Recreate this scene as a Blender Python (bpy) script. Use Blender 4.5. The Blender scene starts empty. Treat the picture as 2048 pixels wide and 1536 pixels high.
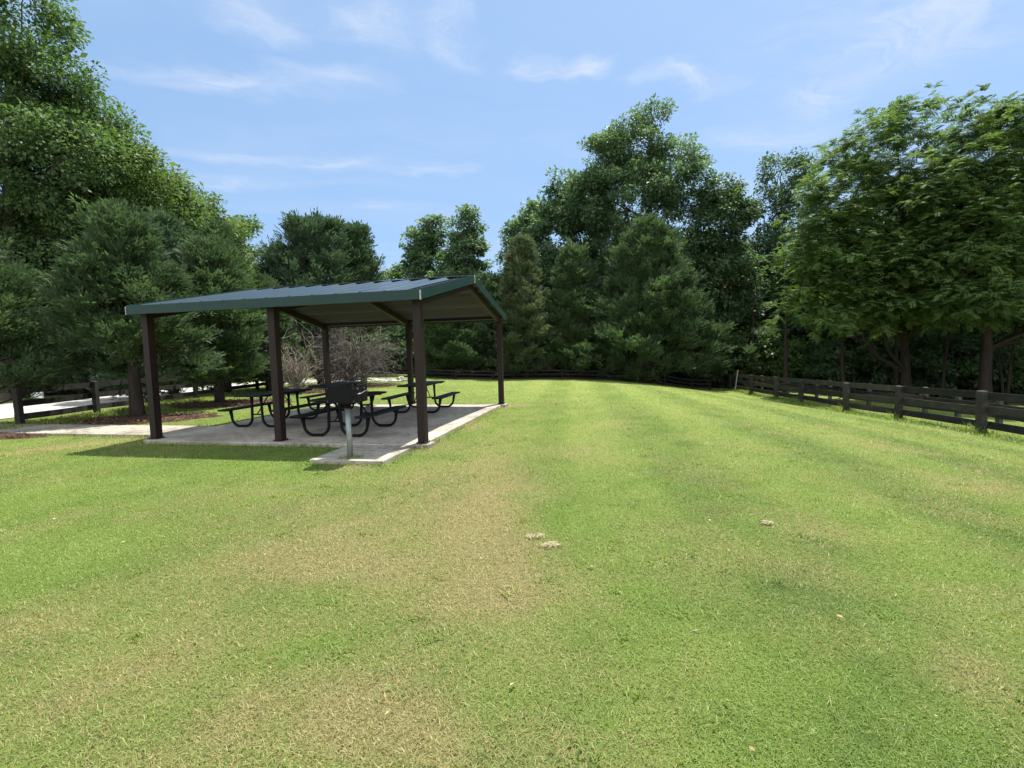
import bpy, math, random
import numpy as np
from mathutils import Matrix, Vector

random.seed(7)
RNG = np.random.default_rng(11)
SC = bpy.context.scene
COL = SC.collection
PI = math.pi

# ------------------------------------------------------------------ camera
F, PITCH, ROLL, EYE = 940.0, 0.0716, -0.027, 1.60
_c, _s = math.cos(PITCH), math.sin(PITCH)
_up0 = np.array([0, _s, _c]); _r0 = np.array([1.0, 0, 0]); FWD = np.array([0, _c, -_s])
RT = _r0 * math.cos(ROLL) + _up0 * math.sin(ROLL)
UP = -_r0 * math.sin(ROLL) + _up0 * math.cos(ROLL)
cd = bpy.data.cameras.new('camera'); cam = bpy.data.objects.new('camera', cd); COL.objects.link(cam)
cd.sensor_width = 36; cd.lens = 36 * F / 2048; cd.clip_end = 3000; cd.clip_start = 0.05
M = Matrix.Identity(4)
for i in range(3):
    M[i][0], M[i][1], M[i][2] = RT[i], UP[i], -FWD[i]
M[2][3] = EYE
cam.matrix_world = M
SC.camera = cam

def ray(X, Y): return FWD + RT * (X - 1024) / F - UP * (Y - 768) / F
def at(X, Y, d):
    v = ray(X, Y); return v * (d / v[1]) + np.array([0, 0, EYE])

# ------------------------------------------------------------------ ground shape
BASE = -0.07
def sstep(t): t = np.clip(t, 0, 1); return t * t * (3 - 2 * t)
def gz(x, y):
    x = np.asarray(x, float); y = np.asarray(y, float)
    a = 1.05 * (np.clip(x, 0, 13) / 13) ** 2.2 + 0.06 * np.clip(x - 13, 0, 14)
    b = 0.02 * np.clip(y - 13, 0, 27) * sstep((x + 9) / 8)
    w = 0.025 * np.sin(x * 0.7 + 1.3 * np.sin(y * .31)) * np.sin(y * .53 + .6) * sstep((x - .5) / 3)
    return BASE - a - b + w
def gzf(x, y): return float(gz(x, y))
def gpt(X, d):
    """ground point in image column X at depth d (fixed point on the slope)"""
    Y = 760
    for _ in range(12):
        p = at(X, Y, d); z = gzf(p[0], d)
        Y += (p[2] - z) * F / d
    p = at(X, Y, d)
    return np.array([p[0], d, gzf(p[0], d)])
def zat(X, Y, d): return float(at(X, Y, d)[2])

# ------------------------------------------------------------------ object helpers
def tag(o, label=None, cat=None, group=None, kind=None):
    if label: o['label'] = label
    if cat: o['category'] = cat
    if group: o['group'] = group
    if kind: o['kind'] = kind
    return o
def empty(name, loc=(0, 0, 0), rz=0):
    o = bpy.data.objects.new(name, None); COL.objects.link(o)
    o.location = loc; o.rotation_euler = (0, 0, rz); o.empty_display_size = .2
    return o
def link(name, me, mat, parent=None, loc=None, rz=None):
    o = bpy.data.objects.new(name, me); COL.objects.link(o)
    if mat is not None and len(me.materials) == 0: me.materials.append(mat)
    if parent is not None: o.parent = parent
    if loc is not None: o.location = loc
    if rz is not None: o.rotation_euler = (0, 0, rz)
    return o
def copy_tree(o, parent=None):
    c = o.copy(); COL.objects.link(c); c.parent = parent
    for ch in list(o.children): copy_tree(ch, c)
    return c

class MB:
    """collects shapes that become ONE mesh"""
    def __init__(s): s.v = []; s.f = []; s.sm = []
    def add(s, v, f, smooth=False):
        n = len(s.v); s.v += [tuple(map(float, p)) for p in v]; s.f += [tuple(n + i for i in q) for q in f]; s.sm += [smooth] * len(f)
    def box(s, lo, hi, bev=0.0):
        x0, y0, z0 = lo; x1, y1, z1 = hi
        if bev <= 0:
            v = [(x0,y0,z0),(x1,y0,z0),(x1,y1,z0),(x0,y1,z0),(x0,y0,z1),(x1,y0,z1),(x1,y1,z1),(x0,y1,z1)]
            s.add(v, [(3,2,1,0),(4,5,6,7),(0,1,5,4),(1,2,6,5),(2,3,7,6),(3,0,4,7)])
            return
        b = bev
        # chamfered box: three shells
        v = []
        for z, k in ((z0, b), (z0 + b, 0), (z1 - b, 0), (z1, b)):
            v += [(x0+k+ (b if k==0 else 0)*0, y0+k, z), (x1-k, y0+k, z), (x1-k, y1-k, z), (x0+k, y1-k, z)]
        f = [(3,2,1,0), (12,13,14,15)]
        for r in range(3):
            for i in range(4):
                j = (i + 1) % 4
                f.append((r*4+i, r*4+j, r*4+4+j, r*4+4+i))
        s.add(v, f)
    def obox(s, p0, p1, w, h, up=(0, 0, 1)):
        """bar from p0 to p1, w across, h along up"""
        p0 = np.array(p0, float); p1 = np.array(p1, float); d = p1 - p0; d /= np.linalg.norm(d)
        up = np.array(up, float); sd = np.cross(d, up); sd /= np.linalg.norm(sd); up = np.cross(sd, d)
        v = []
        for p in (p0, p1):
            for a, b in ((-1,-1),(1,-1),(1,1),(-1,1)): v.append(p + sd*a*w/2 + up*b*h/2)
        s.add(v, [(0,1,2,3),(7,6,5,4),(0,4,5,1),(1,5,6,2),(2,6,7,3),(3,7,4,0)])
    def tube(s, pts, rad, n=8, cap=True):
        pts = [np.array(p, float) for p in pts]
        if np.isscalar(rad): rad = [rad] * len(pts)
        rings = []; ref = None
        for i, p in enumerate(pts):
            d = pts[min(i+1, len(pts)-1)] - pts[max(i-1, 0)]; d = d / (np.linalg.norm(d) + 1e-9)
            if ref is None:
                ref = np.array([1.0, 0, 0]) if abs(d[0]) < .8 else np.array([0, 1.0, 0])
            a = ref - d * (ref @ d); a /= np.linalg.norm(a) + 1e-9; b = np.cross(d, a); ref = a
            rings.append([p + rad[i] * (a * math.cos(2*PI*k/n) + b * math.sin(2*PI*k/n)) for k in range(n)])
        v = [q for r in rings for q in r]; f = []
        for i in range(len(pts) - 1):
            for k in range(n):
                j = (k + 1) % n
                f.append((i*n+k, i*n+j, (i+1)*n+j, (i+1)*n+k))
        s.add(v, f, True)
        if cap:
            m = len(s.v) - len(v)
            s.f.append(tuple(m + k for k in range(n))[::-1]); s.sm.append(False)
            e = m + (len(pts)-1)*n
            s.f.append(tuple(e + k for k in range(n))); s.sm.append(False)
    def mesh(s, name):
        me = bpy.data.meshes.new(name); me.from_pydata(s.v, [], s.f)
        me.polygons.foreach_set('use_smooth', s.sm); me.update(); return me
    def build(s, name, mat, parent=None, loc=None, rz=None): return link(name, s.mesh(name), mat, parent, loc, rz)

def np_mesh(name, V, faces_list, attrs=None, smooth=False):
    """V (n,3); faces_list = list of (m,k) index arrays; attrs = {name: per-vertex floats}"""
    me = bpy.data.meshes.new(name)
    nl = sum(a.size for a in faces_list); nf = sum(len(a) for a in faces_list)
    me.vertices.add(len(V)); me.vertices.foreach_set('co', np.ascontiguousarray(V, np.float32).ravel())
    me.loops.add(nl); me.loops.foreach_set('vertex_index', np.concatenate([a.ravel() for a in faces_list]).astype(np.int32))
    me.polygons.add(nf)
    st = []; o = 0
    for a in faces_list:
        st.append(o + np.arange(len(a)) * a.shape[1]); o += a.size
    me.polygons.foreach_set('loop_start', np.concatenate(st).astype(np.int32))
    if smooth: me.polygons.foreach_set('use_smooth', np.ones(nf, bool))
    for k, val in (attrs or {}).items():
        at_ = me.attributes.new(k, 'FLOAT', 'POINT'); at_.data.foreach_set('value', np.ascontiguousarray(val, np.float32))
    me.update(calc_edges=True); me.validate(); return me

# ------------------------------------------------------------------ materials
class NT:
    def __init__(s, name):
        s.m = bpy.data.materials.new(name); s.m.use_nodes = True; s.t = s.m.node_tree; s.t.nodes.clear()
        s.out = s.n('ShaderNodeOutputMaterial')
    def n(s, t, **kw):
        o = s.t.nodes.new(t)
        for k, v in kw.items(): setattr(o, k, v)
        return o
    def l(s, a, b): s.t.links.new(a, b)
    def inp(s, node, key, val):
        if hasattr(val, 'is_output'): s.l(val, node.inputs[key])
        else: node.inputs[key].default_value = val
    def pos(s, scale=(1, 1, 1), obj=False):
        c = s.n('ShaderNodeTexCoord').outputs['Object'] if obj else s.n('ShaderNodeNewGeometry').outputs['Position']
        m = s.n('ShaderNodeMapping'); s.l(c, m.inputs[0]); m.inputs['Scale'].default_value = scale
        return m.outputs[0]
    def noise(s, vec, scale, detail=4, rough=.6, dist=0):
        n = s.n('ShaderNodeTexNoise'); s.l(vec, n.inputs['Vector'])
        n.inputs['Scale'].default_value = scale; n.inputs['Detail'].default_value = detail
        n.inputs['Roughness'].default_value = rough; n.inputs['Distortion'].default_value = dist
        return n.outputs[0]
    def ramp(s, fac, stops):
        r = s.n('ShaderNodeValToRGB'); s.l(fac, r.inputs[0]); e = r.color_ramp.elements
        while len(e) < len(stops): e.new(.5)
        for q, (p, c) in zip(e, stops):
            q.position = p; q.color = (*c, 1) if len(c) == 3 else c
        return r.outputs[0]
    def mix(s, fac, a, b, mode='MIX'):
        m = s.n('ShaderNodeMix', data_type='RGBA', blend_type=mode)
        s.inp(m, 0, fac)
        for k, v in ((6, a), (7, b)):
            s.inp(m, k, (*v, 1) if isinstance(v, tuple) and len(v) == 3 else v)
        return m.outputs[2]
    def math(s, op, a, b=0.0, c=None, clamp=False):
        m = s.n('ShaderNodeMath', operation=op, use_clamp=clamp); s.inp(m, 0, a); s.inp(m, 1, b)
        if c is not None: s.inp(m, 2, c)
        return m.outputs[0]
    def attr(s, name): return s.n('ShaderNodeAttribute', attribute_name=name).outputs['Fac']
    def pr(s, color, rough=.6, metal=0.0, spec=.4, normal=None):
        p = s.n('ShaderNodeBsdfPrincipled')
        s.inp(p, 'Base Color', (*color, 1) if isinstance(color, tuple) else color)
        s.inp(p, 'Roughness', rough); s.inp(p, 'Metallic', metal); s.inp(p, 'Specular IOR Level', spec)
        if normal is not None: s.l(normal, p.inputs['Normal'])
        return p.outputs[0]
    def bump(s, h, strength=.4, dist=.01):
        b = s.n('ShaderNodeBump'); s.l(h, b.inputs['Height']); b.inputs['Strength'].default_value = strength
        b.inputs['Distance'].default_value = dist; return b.outputs[0]
    def done(s, sh): s.l(sh, s.out.inputs[0]); return s.m

def simple(name, c0, c1, scale=6, rough=(.45, .7), metal=0.0, bump=.2, bdist=.004, spec=.4, stretch=(1,1,1), obj=True):
    t = NT(name); v = t.pos(stretch, obj)
    n = t.noise(v, scale, 6, .65); n2 = t.noise(v, scale * 9, 4, .6)
    f = t.math('ADD', t.math('MULTIPLY', n, .65), t.math('MULTIPLY', n2, .35))
    c = t.ramp(f, [(.35, c0), (.68, c1)])
    r = t.math('MULTIPLY_ADD', n, rough[1] - rough[0], rough[0])
    return t.done(t.pr(c, r, metal, spec, t.bump(n2, bump, bdist)))

def leaf_mat(name, dark, light, gloss=.45, trans=.38, tcol=None, spec=.35):
    """leaf: colour varies by leaf (rnd) and by clump (cl); some light passes through"""
    t = NT(name)
    r = t.attr('rnd'); cl = t.attr('cl')
    f = t.math('ADD', t.math('MULTIPLY', r, .5), t.math('MULTIPLY', cl, .5))
    c = t.ramp(f, [(.1, dark), (.9, light)])
    tc = t.mix(1.0, c, tcol or (1.5, 1.35, .55), 'MULTIPLY')
    tr = t.n('ShaderNodeBsdfTranslucent'); t.l(tc, tr.inputs[0])
    m = t.n('ShaderNodeMixShader'); m.inputs[0].default_value = trans
    t.l(t.pr(c, gloss, 0, spec), m.inputs[1]); t.l(tr.outputs[0], m.inputs[2])
    return t.done(m.outputs[0])

def bark(name, c0, c1):
    t = NT(name); v = t.pos((1, 1, .18), True)
    n = t.noise(v, 9, 6, .7, .6)
    return t.done(t.pr(t.ramp(n, [(.3, c0), (.72, c1)]), .85, 0, .2, t.bump(n, .8, .03)))

M_POST = simple('brown_painted_steel', (.012, .0068, .0062), (.025, .0138, .012), 2.2, (.45, .7), bump=.15, spec=.25, stretch=(3, 3, .7))
M_BLACK = simple('black_coated_steel', (.003, .003, .004), (.007, .007, .0085), 8, (.45, .7), bump=.15, spec=.16)
M_GREEN = simple('dark_green_trim', (.008, .030, .026), (.014, .042, .037), 4, (.42, .6), bump=.05, spec=.3)
M_GRILL = simple('sooty_black_steel', (.0025, .0026, .0036), (.008, .008, .009), 5, (.5, .85), bump=.3, spec=.16)
M_STEEL = simple('weathered_bare_steel', (.16, .16, .155), (.34, .34, .33), 9, (.3, .5), .8, bump=.2)
M_BARK = bark('grey_brown_bark', (.035, .026, .02), (.12, .095, .075))
M_BARKD = bark('dark_bark', (.015, .011, .009), (.05, .038, .03))
M_DEAD = bark('bleached_dead_wood', (.13, .105, .085), (.33, .285, .24))
M_ROCK = simple('pale_rock', (.36, .31, .27), (.62, .56, .5), 4, (.7, .95), bump=.7, bdist=.03)
M_WHITE = simple('off_white_board', (.55, .57, .54), (.72, .74, .7), 3, (.5, .7))
M_STAKE = simple('weathered_grey_stake', (.18, .17, .15), (.36, .34, .31), 10, (.6, .85))
M_RED = simple('faded_red_paint', (.16, .05, .035), (.26, .09, .06), 8)

def m_galv():
    t = NT('galvanized_steel'); v = t.pos((1, 1, .25), True)
    n = t.noise(v, 14, 5, .7); n2 = t.noise(t.pos((1, 1, 1), True), 60, 3)
    c = t.ramp(n, [(.3, (.17, .185, .175)), (.7, (.36, .385, .36))])
    return t.done(t.pr(c, t.math('MULTIPLY_ADD', n2, .25, .38), .75, .5, t.bump(n2, .15, .002)))
M_GALV = m_galv()

def m_roof():
    t = NT('green_roof_metal'); v = t.pos((1, 1, 1), True)
    n = t.noise(v, 1.2, 5, .6); n2 = t.noise(v, 30, 4)
    c = t.mix(n, (.012, .021, .019), (.020, .032, .029))
    c = t.mix(t.math('MULTIPLY', n2, .2), c, (.05, .06, .06))
    return t.done(t.pr(c, t.math('MULTIPLY_ADD', n, .06, .07), .0, .5, t.bump(n2, .02, .002)))
M_ROOF = m_roof()

def m_boards(name, c0, c1, axis='Y', per=.19):
    """long boards running along X, seams across the given axis"""
    t = NT(name); co = t.n('ShaderNodeTexCoord').outputs['Object']
    sep = t.n('ShaderNodeSeparateXYZ'); t.l(co, sep.inputs[0])
    k = t.math('DIVIDE', sep.outputs[axis], per)
    idx = t.math('FLOOR', k); fr = t.math('FRACT', k)
    wn = t.n('ShaderNodeTexWhiteNoise', noise_dimensions='1D'); t.l(idx, wn.inputs['W'])
    st = t.pos((.6, 10, 10), True); g = t.noise(st, 4, 6, .7)
    f = t.math('ADD', t.math('MULTIPLY', wn.outputs[0], .75), t.math('MULTIPLY', g, .4))
    c = t.ramp(f, [(.15, c0), (.9, c1)])
    seam = t.math('LESS_THAN', fr, .1)
    c = t.mix(seam, c, tuple(x * .25 for x in c0))
    h = t.math('SUBTRACT', g, t.math('MULTIPLY', seam, 2.0))
    return t.done(t.pr(c, .75, 0, .25, t.bump(h, .6, .01)))
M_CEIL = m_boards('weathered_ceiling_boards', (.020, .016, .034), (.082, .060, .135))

def m_fence(name, c0, c1, lich):
    t = NT(name); v = t.pos((1, 1, 1), True); vs = t.pos((2.2, 2.2, 16), True)
    g = t.noise(vs, 3, 6, .7); b = t.noise(v, 2.3, 5, .65); sp = t.noise(v, 22, 3, .6)
    c = t.ramp(t.math('ADD', t.math('MULTIPLY', g, .6), t.math('MULTIPLY', b, .4)), [(.35, c0), (.65, c1)])
    oi = t.n('ShaderNodeObjectInfo').outputs['Random']
    c = t.mix(1.0, c, t.ramp(oi, [(0, (.55, .55, .56)), (.5, (1, 1, 1)), (1, (1.5, 1.45, 1.38))]), 'MULTIPLY')
    k = t.math('MULTIPLY', t.ramp(b, [(.5, (0, 0, 0)), (.72, (1, 1, 1))]), t.ramp(sp, [(.5, (0, 0, 0)), (.62, (1, 1, 1))]))
    c = t.mix(t.math('MULTIPLY', k, .5), c, lich)
    return t.done(t.pr(c, .8, 0, .25, t.bump(g, .5, .006)))
M_FENCE = m_fence('dark_weathered_fence', (.013, .012, .0115), (.046, .042, .037), (.085, .095, .062))
M_FENCEG = m_fence('grey_weathered_fence', (.045, .042, .036), (.12, .112, .098), (.16, .17, .13))

def m_concrete(name, lo, hi, joints=False):
    t = NT(name); v = t.pos((1, 1, 1))
    n1 = t.noise(v, .9, 6, .65); n2 = t.noise(v, 7, 6, .7, .4); n3 = t.noise(v, 90, 3, .6)
    c = t.ramp(t.math('ADD', t.math('MULTIPLY', n1, .5), t.math('MULTIPLY', n2, .5)), [(.41, lo), (.58, hi)])
    sp = t.ramp(n2, [(.56, (0, 0, 0)), (.66, (1, 1, 1))])
    c = t.mix(t.math('MULTIPLY', sp, .5), c, (.14, .12, .09))          # lichen and dirt blotches
    deb = t.ramp(t.noise(v, 34, 5, .75, 1.2), [(.57, (0, 0, 0)), (.64, (1, 1, 1))])
    c = t.mix(t.math('MULTIPLY', deb, t.math('MULTIPLY_ADD', sp, .4, .3)), c, (.10, .085, .055))        # dry clippings
    c = t.mix(t.math('MULTIPLY', n3, .25), c, (.2, .19, .17))
    return t.done(t.pr(c, .88, 0, .25, t.bump(t.math('ADD', n3, n2), .45, .006)))
M_CONC = m_concrete('broom_finished_concrete', (.22, .195, .155), (.48, .435, .36))
M_CONC2 = m_concrete('stained_concrete', (.17, .15, .115), (.44, .40, .33))

def m_gravel():
    t = NT('gravel'); v = t.pos((1, 1, 1))
    vo = t.n('ShaderNodeTexVoronoi'); t.l(v, vo.inputs['Vector']); vo.inputs['Scale'].default_value = 16
    n = t.noise(v, .7, 5, .6)
    c = t.mix(t.math('MULTIPLY', vo.outputs['Distance'], 1.0, clamp=True), (.56, .54, .51), (.3, .285, .26))
    c = t.mix(t.ramp(n, [(.45, (0, 0, 0)), (.7, (1, 1, 1))]), c, (.33, .31, .27))
    return t.done(t.pr(c, .9, 0, .2, t.bump(vo.outputs['Distance'], .6, .02)))
M_GRAVEL = m_gravel()

def m_mulch():
    t = NT('mulch'); v = t.pos((1, 1, 1))
    n = t.noise(v, 25, 5, .75, 1.0); n2 = t.noise(v, 2.5, 4)
    c = t.ramp(t.math('ADD', t.math('MULTIPLY', n, .7), t.math('MULTIPLY', n2, .3)), [(.36, (.028, .015, .010)), (.62, (.115, .062, .042))])
    return t.done(t.pr(c, .9, 0, .2, t.bump(n, 1.0, .04)))
M_MULCH = m_mulch()
t = NT('mulch_chip'); c = t.ramp(t.attr('rnd'), [(0, (.03, .016, .011)), (.6, (.10, .055, .036)), (1, (.22, .15, .10))])
M_CHIP = t.done(t.pr(c, .85, 0, .2))

GREEN_D, GREEN_M, GREEN_L = (.088, .156, .032), (.186, .276, .054), (.306, .368, .102)
STRAW_D, STRAW_L = (.20, .175, .070), (.46, .40, .185)
def m_lawn():
    t = NT('lawn'); v = t.pos((1, 1, 1))
    d = t.attr('dry'); tn = t.attr('tone'); so = t.attr('soil')
    n = t.noise(v, 3.0, 6, .7); n2 = t.noise(v, 28, 5, .75); n3 = t.noise(v, 110, 3, .7)
    g = t.ramp(t.math('ADD', t.math('MULTIPLY', tn, .75), t.math('MULTIPLY', n2, .25)), [(.1, GREEN_D), (.5, GREEN_M), (.95, GREEN_L)])
    st = t.mix(n2, STRAW_D, STRAW_L)
    f = t.math('ADD', d, t.math('MULTIPLY_ADD', n, .5, -.25), clamp=True)
    f = t.math('ADD', f, t.math('MULTIPLY_ADD', n2, .8, -.4), clamp=True)
    c = t.mix(f, g, st)
    c = t.mix(t.math('MULTIPLY', t.ramp(n3, [(.3, (1, 1, 1)), (.55, (0, 0, 0))]), .55), c, (.035, .045, .012))
    li = t.mix(n2, (.03, .022, .014), (.075, .06, .038))
    c = t.mix(so, c, li)
    return t.done(t.pr(c, .95, 0, .1, t.bump(t.math('ADD', n2, t.math('MULTIPLY', n3, .6)), 1.0, .05)))
M_LAWN = m_lawn()
def m_blade():
    t = NT('grass_blades')
    d = t.attr('dry'); tn = t.attr('tone'); r = t.attr('rnd')
    g = t.ramp(t.math('ADD', t.math('MULTIPLY', tn, .7), t.math('MULTIPLY', r, .3)), [(.1, GREEN_D), (.5, GREEN_M), (.95, GREEN_L)])
    st = t.mix(r, STRAW_D, STRAW_L)
    c = t.mix(d, g, st)
    tr = t.n('ShaderNodeBsdfTranslucent'); t.l(t.mix(1.0, c, (1.25, 1.2, .6), 'MULTIPLY'), tr.inputs[0])
    m = t.n('ShaderNodeMixShader'); m.inputs[0].default_value = .35
    t.l(t.pr(c, .55, 0, .3), m.inputs[1]); t.l(tr.outputs[0], m.inputs[2])
    return t.done(m.outputs[0])
M_BLADE = m_blade()

# ------------------------------------------------------------------ world and sun
SUN_EL, SUN_AZ = math.radians(68), math.radians(36)      # azimuth clockwise from +Y
w = bpy.data.worlds.new('World'); SC.world = w; w.use_nodes = True
nt = w.node_tree; nt.nodes.clear()
class WT(NT):
    def __init__(s): s.t = nt
W = WT()
out = W.n('ShaderNodeOutputWorld'); bg = W.n('ShaderNodeBackground'); W.l(bg.outputs[0], out.inputs[0])
sky = W.n('ShaderNodeTexSky', sky_type='NISHITA'); sky.sun_disc = False
sky.sun_elevation = SUN_EL; sky.sun_rotation = SUN_AZ; sky.air_density = 1.0; sky.dust_density = 1.2; sky.ozone_density = 2.0
gen = W.n('ShaderNodeTexCoord').outputs['Generated']
sep = W.n('ShaderNodeSeparateXYZ'); W.l(gen, sep.inputs[0])
zc = W.math('MAXIMUM', sep.outputs[2], .04)
comb = W.n('ShaderNodeCombineXYZ'); W.l(W.math('DIVIDE', sep.outputs[0], zc), comb.inputs[0]); W.l(W.math('DIVIDE', sep.outputs[1], zc), comb.inputs[1])
P2r = comb.outputs[0]
_wn = W.n('ShaderNodeTexNoise'); W.l(P2r, _wn.inputs['Vector']); _wn.inputs['Scale'].default_value = 2.2; _wn.inputs['Detail'].default_value = 5; _wn.inputs['Roughness'].default_value = .55
_wa = W.n('ShaderNodeVectorMath', operation='MULTIPLY_ADD'); W.l(_wn.outputs['Color'], _wa.inputs[0]); _wa.inputs[1].default_value = (.55, .55, 0); _wa.inputs[2].default_value = (-.275, -.275, 0)
_wb = W.n('ShaderNodeVectorMath', operation='ADD'); W.l(P2r, _wb.inputs[0]); W.l(_wa.outputs[0], _wb.inputs[1])
P2 = _wb.outputs[0]
def mapped(vec, loc, rot, scale):
    a = W.n('ShaderNodeVectorMath', operation='SUBTRACT'); W.l(vec, a.inputs[0]); a.inputs[1].default_value = loc
    b = W.n('ShaderNodeVectorRotate', rotation_type='Z_AXIS'); W.l(a.outputs[0], b.inputs[0]); b.inputs['Angle'].default_value = -rot
    c = W.n('ShaderNodeVectorMath', operation='MULTIPLY'); W.l(b.outputs[0], c.inputs[0]); c.inputs[1].default_value = scale
    return c.outputs[0]
wn = W.noise(mapped(P2, (0, 0, 0), .35, (.5, 1.3, 1)), 1.0, 7, .55, .7)
wn2 = W.noise(mapped(P2, (3, 1, 0), .5, (.5, .9, 1)), .9, 5, .55, .4)
cloud = W.math('MULTIPLY', W.ramp(wn, [(.42, (0, 0, 0)), (.8, (1, 1, 1))]), W.ramp(wn2, [(.35, (0, 0, 0)), (.7, (1, 1, 1))]))
cloud = W.math('MULTIPLY', cloud, .6)
fine = W.noise(mapped(P2, (0, 0, 0), .25, (1.6, 4.6, 1)), 2.4, 8, .62, .6)
def p2(X, Y):
    v = ray(X, Y); return np.array([v[0] / v[2], v[1] / v[2], 0.0])
# (ends of a cirrus wisp in the picture, half width as a share of its length, strength)
WISPS = [((1040, 105), (1100, 125), .4, .5), ((1110, 112), (1185, 140), .35, .75), ((1270, 150), (1450, 172), .16, .65), ((835, 45), (950, 112), .3, .6),
         ((470, 10), (620, 90), .45, .42), ((660, 20), (800, 110), .3, .42), ((200, 140), (620, 185), .12, .45), ((600, 150), (800, 175), .2, .35),
         ((290, 290), (560, 325), .14, .38), ((560, 318), (780, 335), .14, .35), ((800, 330), (930, 348), .2, .42), ((330, 360), (600, 365), .12, .25),
         ((1380, 290), (1660, 270), .2, .35), ((1560, 60), (2000, 110), .4, .3), ((1600, 180), (1700, 230), .25, .4), ((1700, 0), (2048, 40), .5, .25), ((700, 410), (770, 400), .3, .25)]
for a, b, hw, st in WISPS:
    st *= 2.1
    A, B = p2(*a), p2(*b); Cc = (A + B) / 2; dv = B - A; Ln = np.linalg.norm(dv) * .5; an = math.atan2(dv[1], dv[0])
    q = mapped(P2, tuple(Cc), an, (1 / (Ln * 1.6), 1 / (Ln * hw * 3.4), 0))
    wob = W.n('ShaderNodeVectorMath', operation='LENGTH'); W.l(q, wob.inputs[0])
    m = W.math('SUBTRACT', 1.0, wob.outputs['Value'], clamp=True)
    m = W.math('MULTIPLY', W.math('POWER', m, 1.2), W.math('MULTIPLY_ADD', fine, 2.2, -.55, clamp=True))
    cloud = W.math('ADD', cloud, W.math('MULTIPLY', m, st), clamp=True)
SKYC = W.mix(.81, sky.outputs[0], (.72, 1.20, 1.92))
SKYC = W.mix(cloud, SKYC, (1.85, 2.15, 2.68))
# added unseen bright cloud behind the viewer, lifts the light on shaded sides
fill_mask = W.n('ShaderNodeMapRange'); W.l(sep.outputs[1], fill_mask.inputs[0])
for k_, v_ in zip((1, 2, 3, 4), (.12, -.42, 0, 1)): fill_mask.inputs[k_].default_value = v_
fill_noise = W.ramp(W.noise(gen, 3.2, 7, .6, .5), [(.34, (0, 0, 0)), (.58, (1, 1, 1))])
SKYC = W.mix(W.math('MULTIPLY', fill_mask.outputs[0], W.math('MULTIPLY_ADD', fill_noise, .65, .2)), SKYC, (6.2, 6.3, 6.4))
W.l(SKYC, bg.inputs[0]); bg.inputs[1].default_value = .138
sl = bpy.data.lights.new('sun', 'SUN'); so_ = bpy.data.objects.new('sun', sl); COL.objects.link(so_)
sl.energy = 3.4; sl.angle = math.radians(.53); sl.color = (1, .955, .88)
sd = Vector((math.sin(SUN_AZ) * math.cos(SUN_EL), math.cos(SUN_AZ) * math.cos(SUN_EL), math.sin(SUN_EL)))
so_.rotation_euler = sd.to_track_quat('Z', 'Y').to_euler(); so_.location = (10, 10, 40)
SC.view_settings.view_transform = 'Standard'; SC.view_settings.look = 'None'
SC.view_settings.exposure = 1.45; SC.view_settings.gamma = 1.0

# ------------------------------------------------------------------ leaf shapes
def diamonds(c, d, nrm, L, Wd, fold=.18):
    """folded leaf shapes: c base points, d unit axis, nrm unit normal"""
    n = len(c); s = np.cross(d, nrm); s /= np.linalg.norm(s, axis=1)[:, None] + 1e-9
    L = np.broadcast_to(L, n)[:, None]; Wd = np.broadcast_to(Wd, n)[:, None]
    m = c + d * L * .45
    V = np.stack([c, m + s * Wd * .5 + nrm * Wd * fold, c + d * L, m - s * Wd * .5 + nrm * Wd * fold], 1).reshape(-1, 3)
    o = np.arange(n) * 4
    return V, np.concatenate([np.stack([o, o+1, o+2], 1), np.stack([o, o+2, o+3], 1)])
def unit(a): return a / (np.linalg.norm(a, axis=-1, keepdims=True) + 1e-9)
def rdir(rng, n): return unit(rng.normal(size=(n, 3)))

# ------------------------------------------------------------------ lawn
def vnoise(x, y, seed, sc):
    """cheap value noise"""
    r = np.random.default_rng(seed).random((64, 64))
    x = np.asarray(x) * sc; y = np.asarray(y) * sc
    i = np.floor(x).astype(int); j = np.floor(y).astype(int); u = x - i; v = y - j
    u = u*u*(3-2*u); v = v*v*(3-2*v)
    g = lambda a, b: r[a % 64, b % 64]
    return (g(i,j)*(1-u)+g(i+1,j)*u)*(1-v) + (g(i,j+1)*(1-u)+g(i+1,j+1)*u)*v
def fbm(x, y, seed, sc):
    return sum(vnoise(x, y, seed + k, sc * 2**k) * .5**(k+1) for k in range(4)) / .9375
def gp0(X, Y, z=BASE):
    v = ray(X, Y); return v[:2] * ((z - EYE) / v[2])
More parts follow.
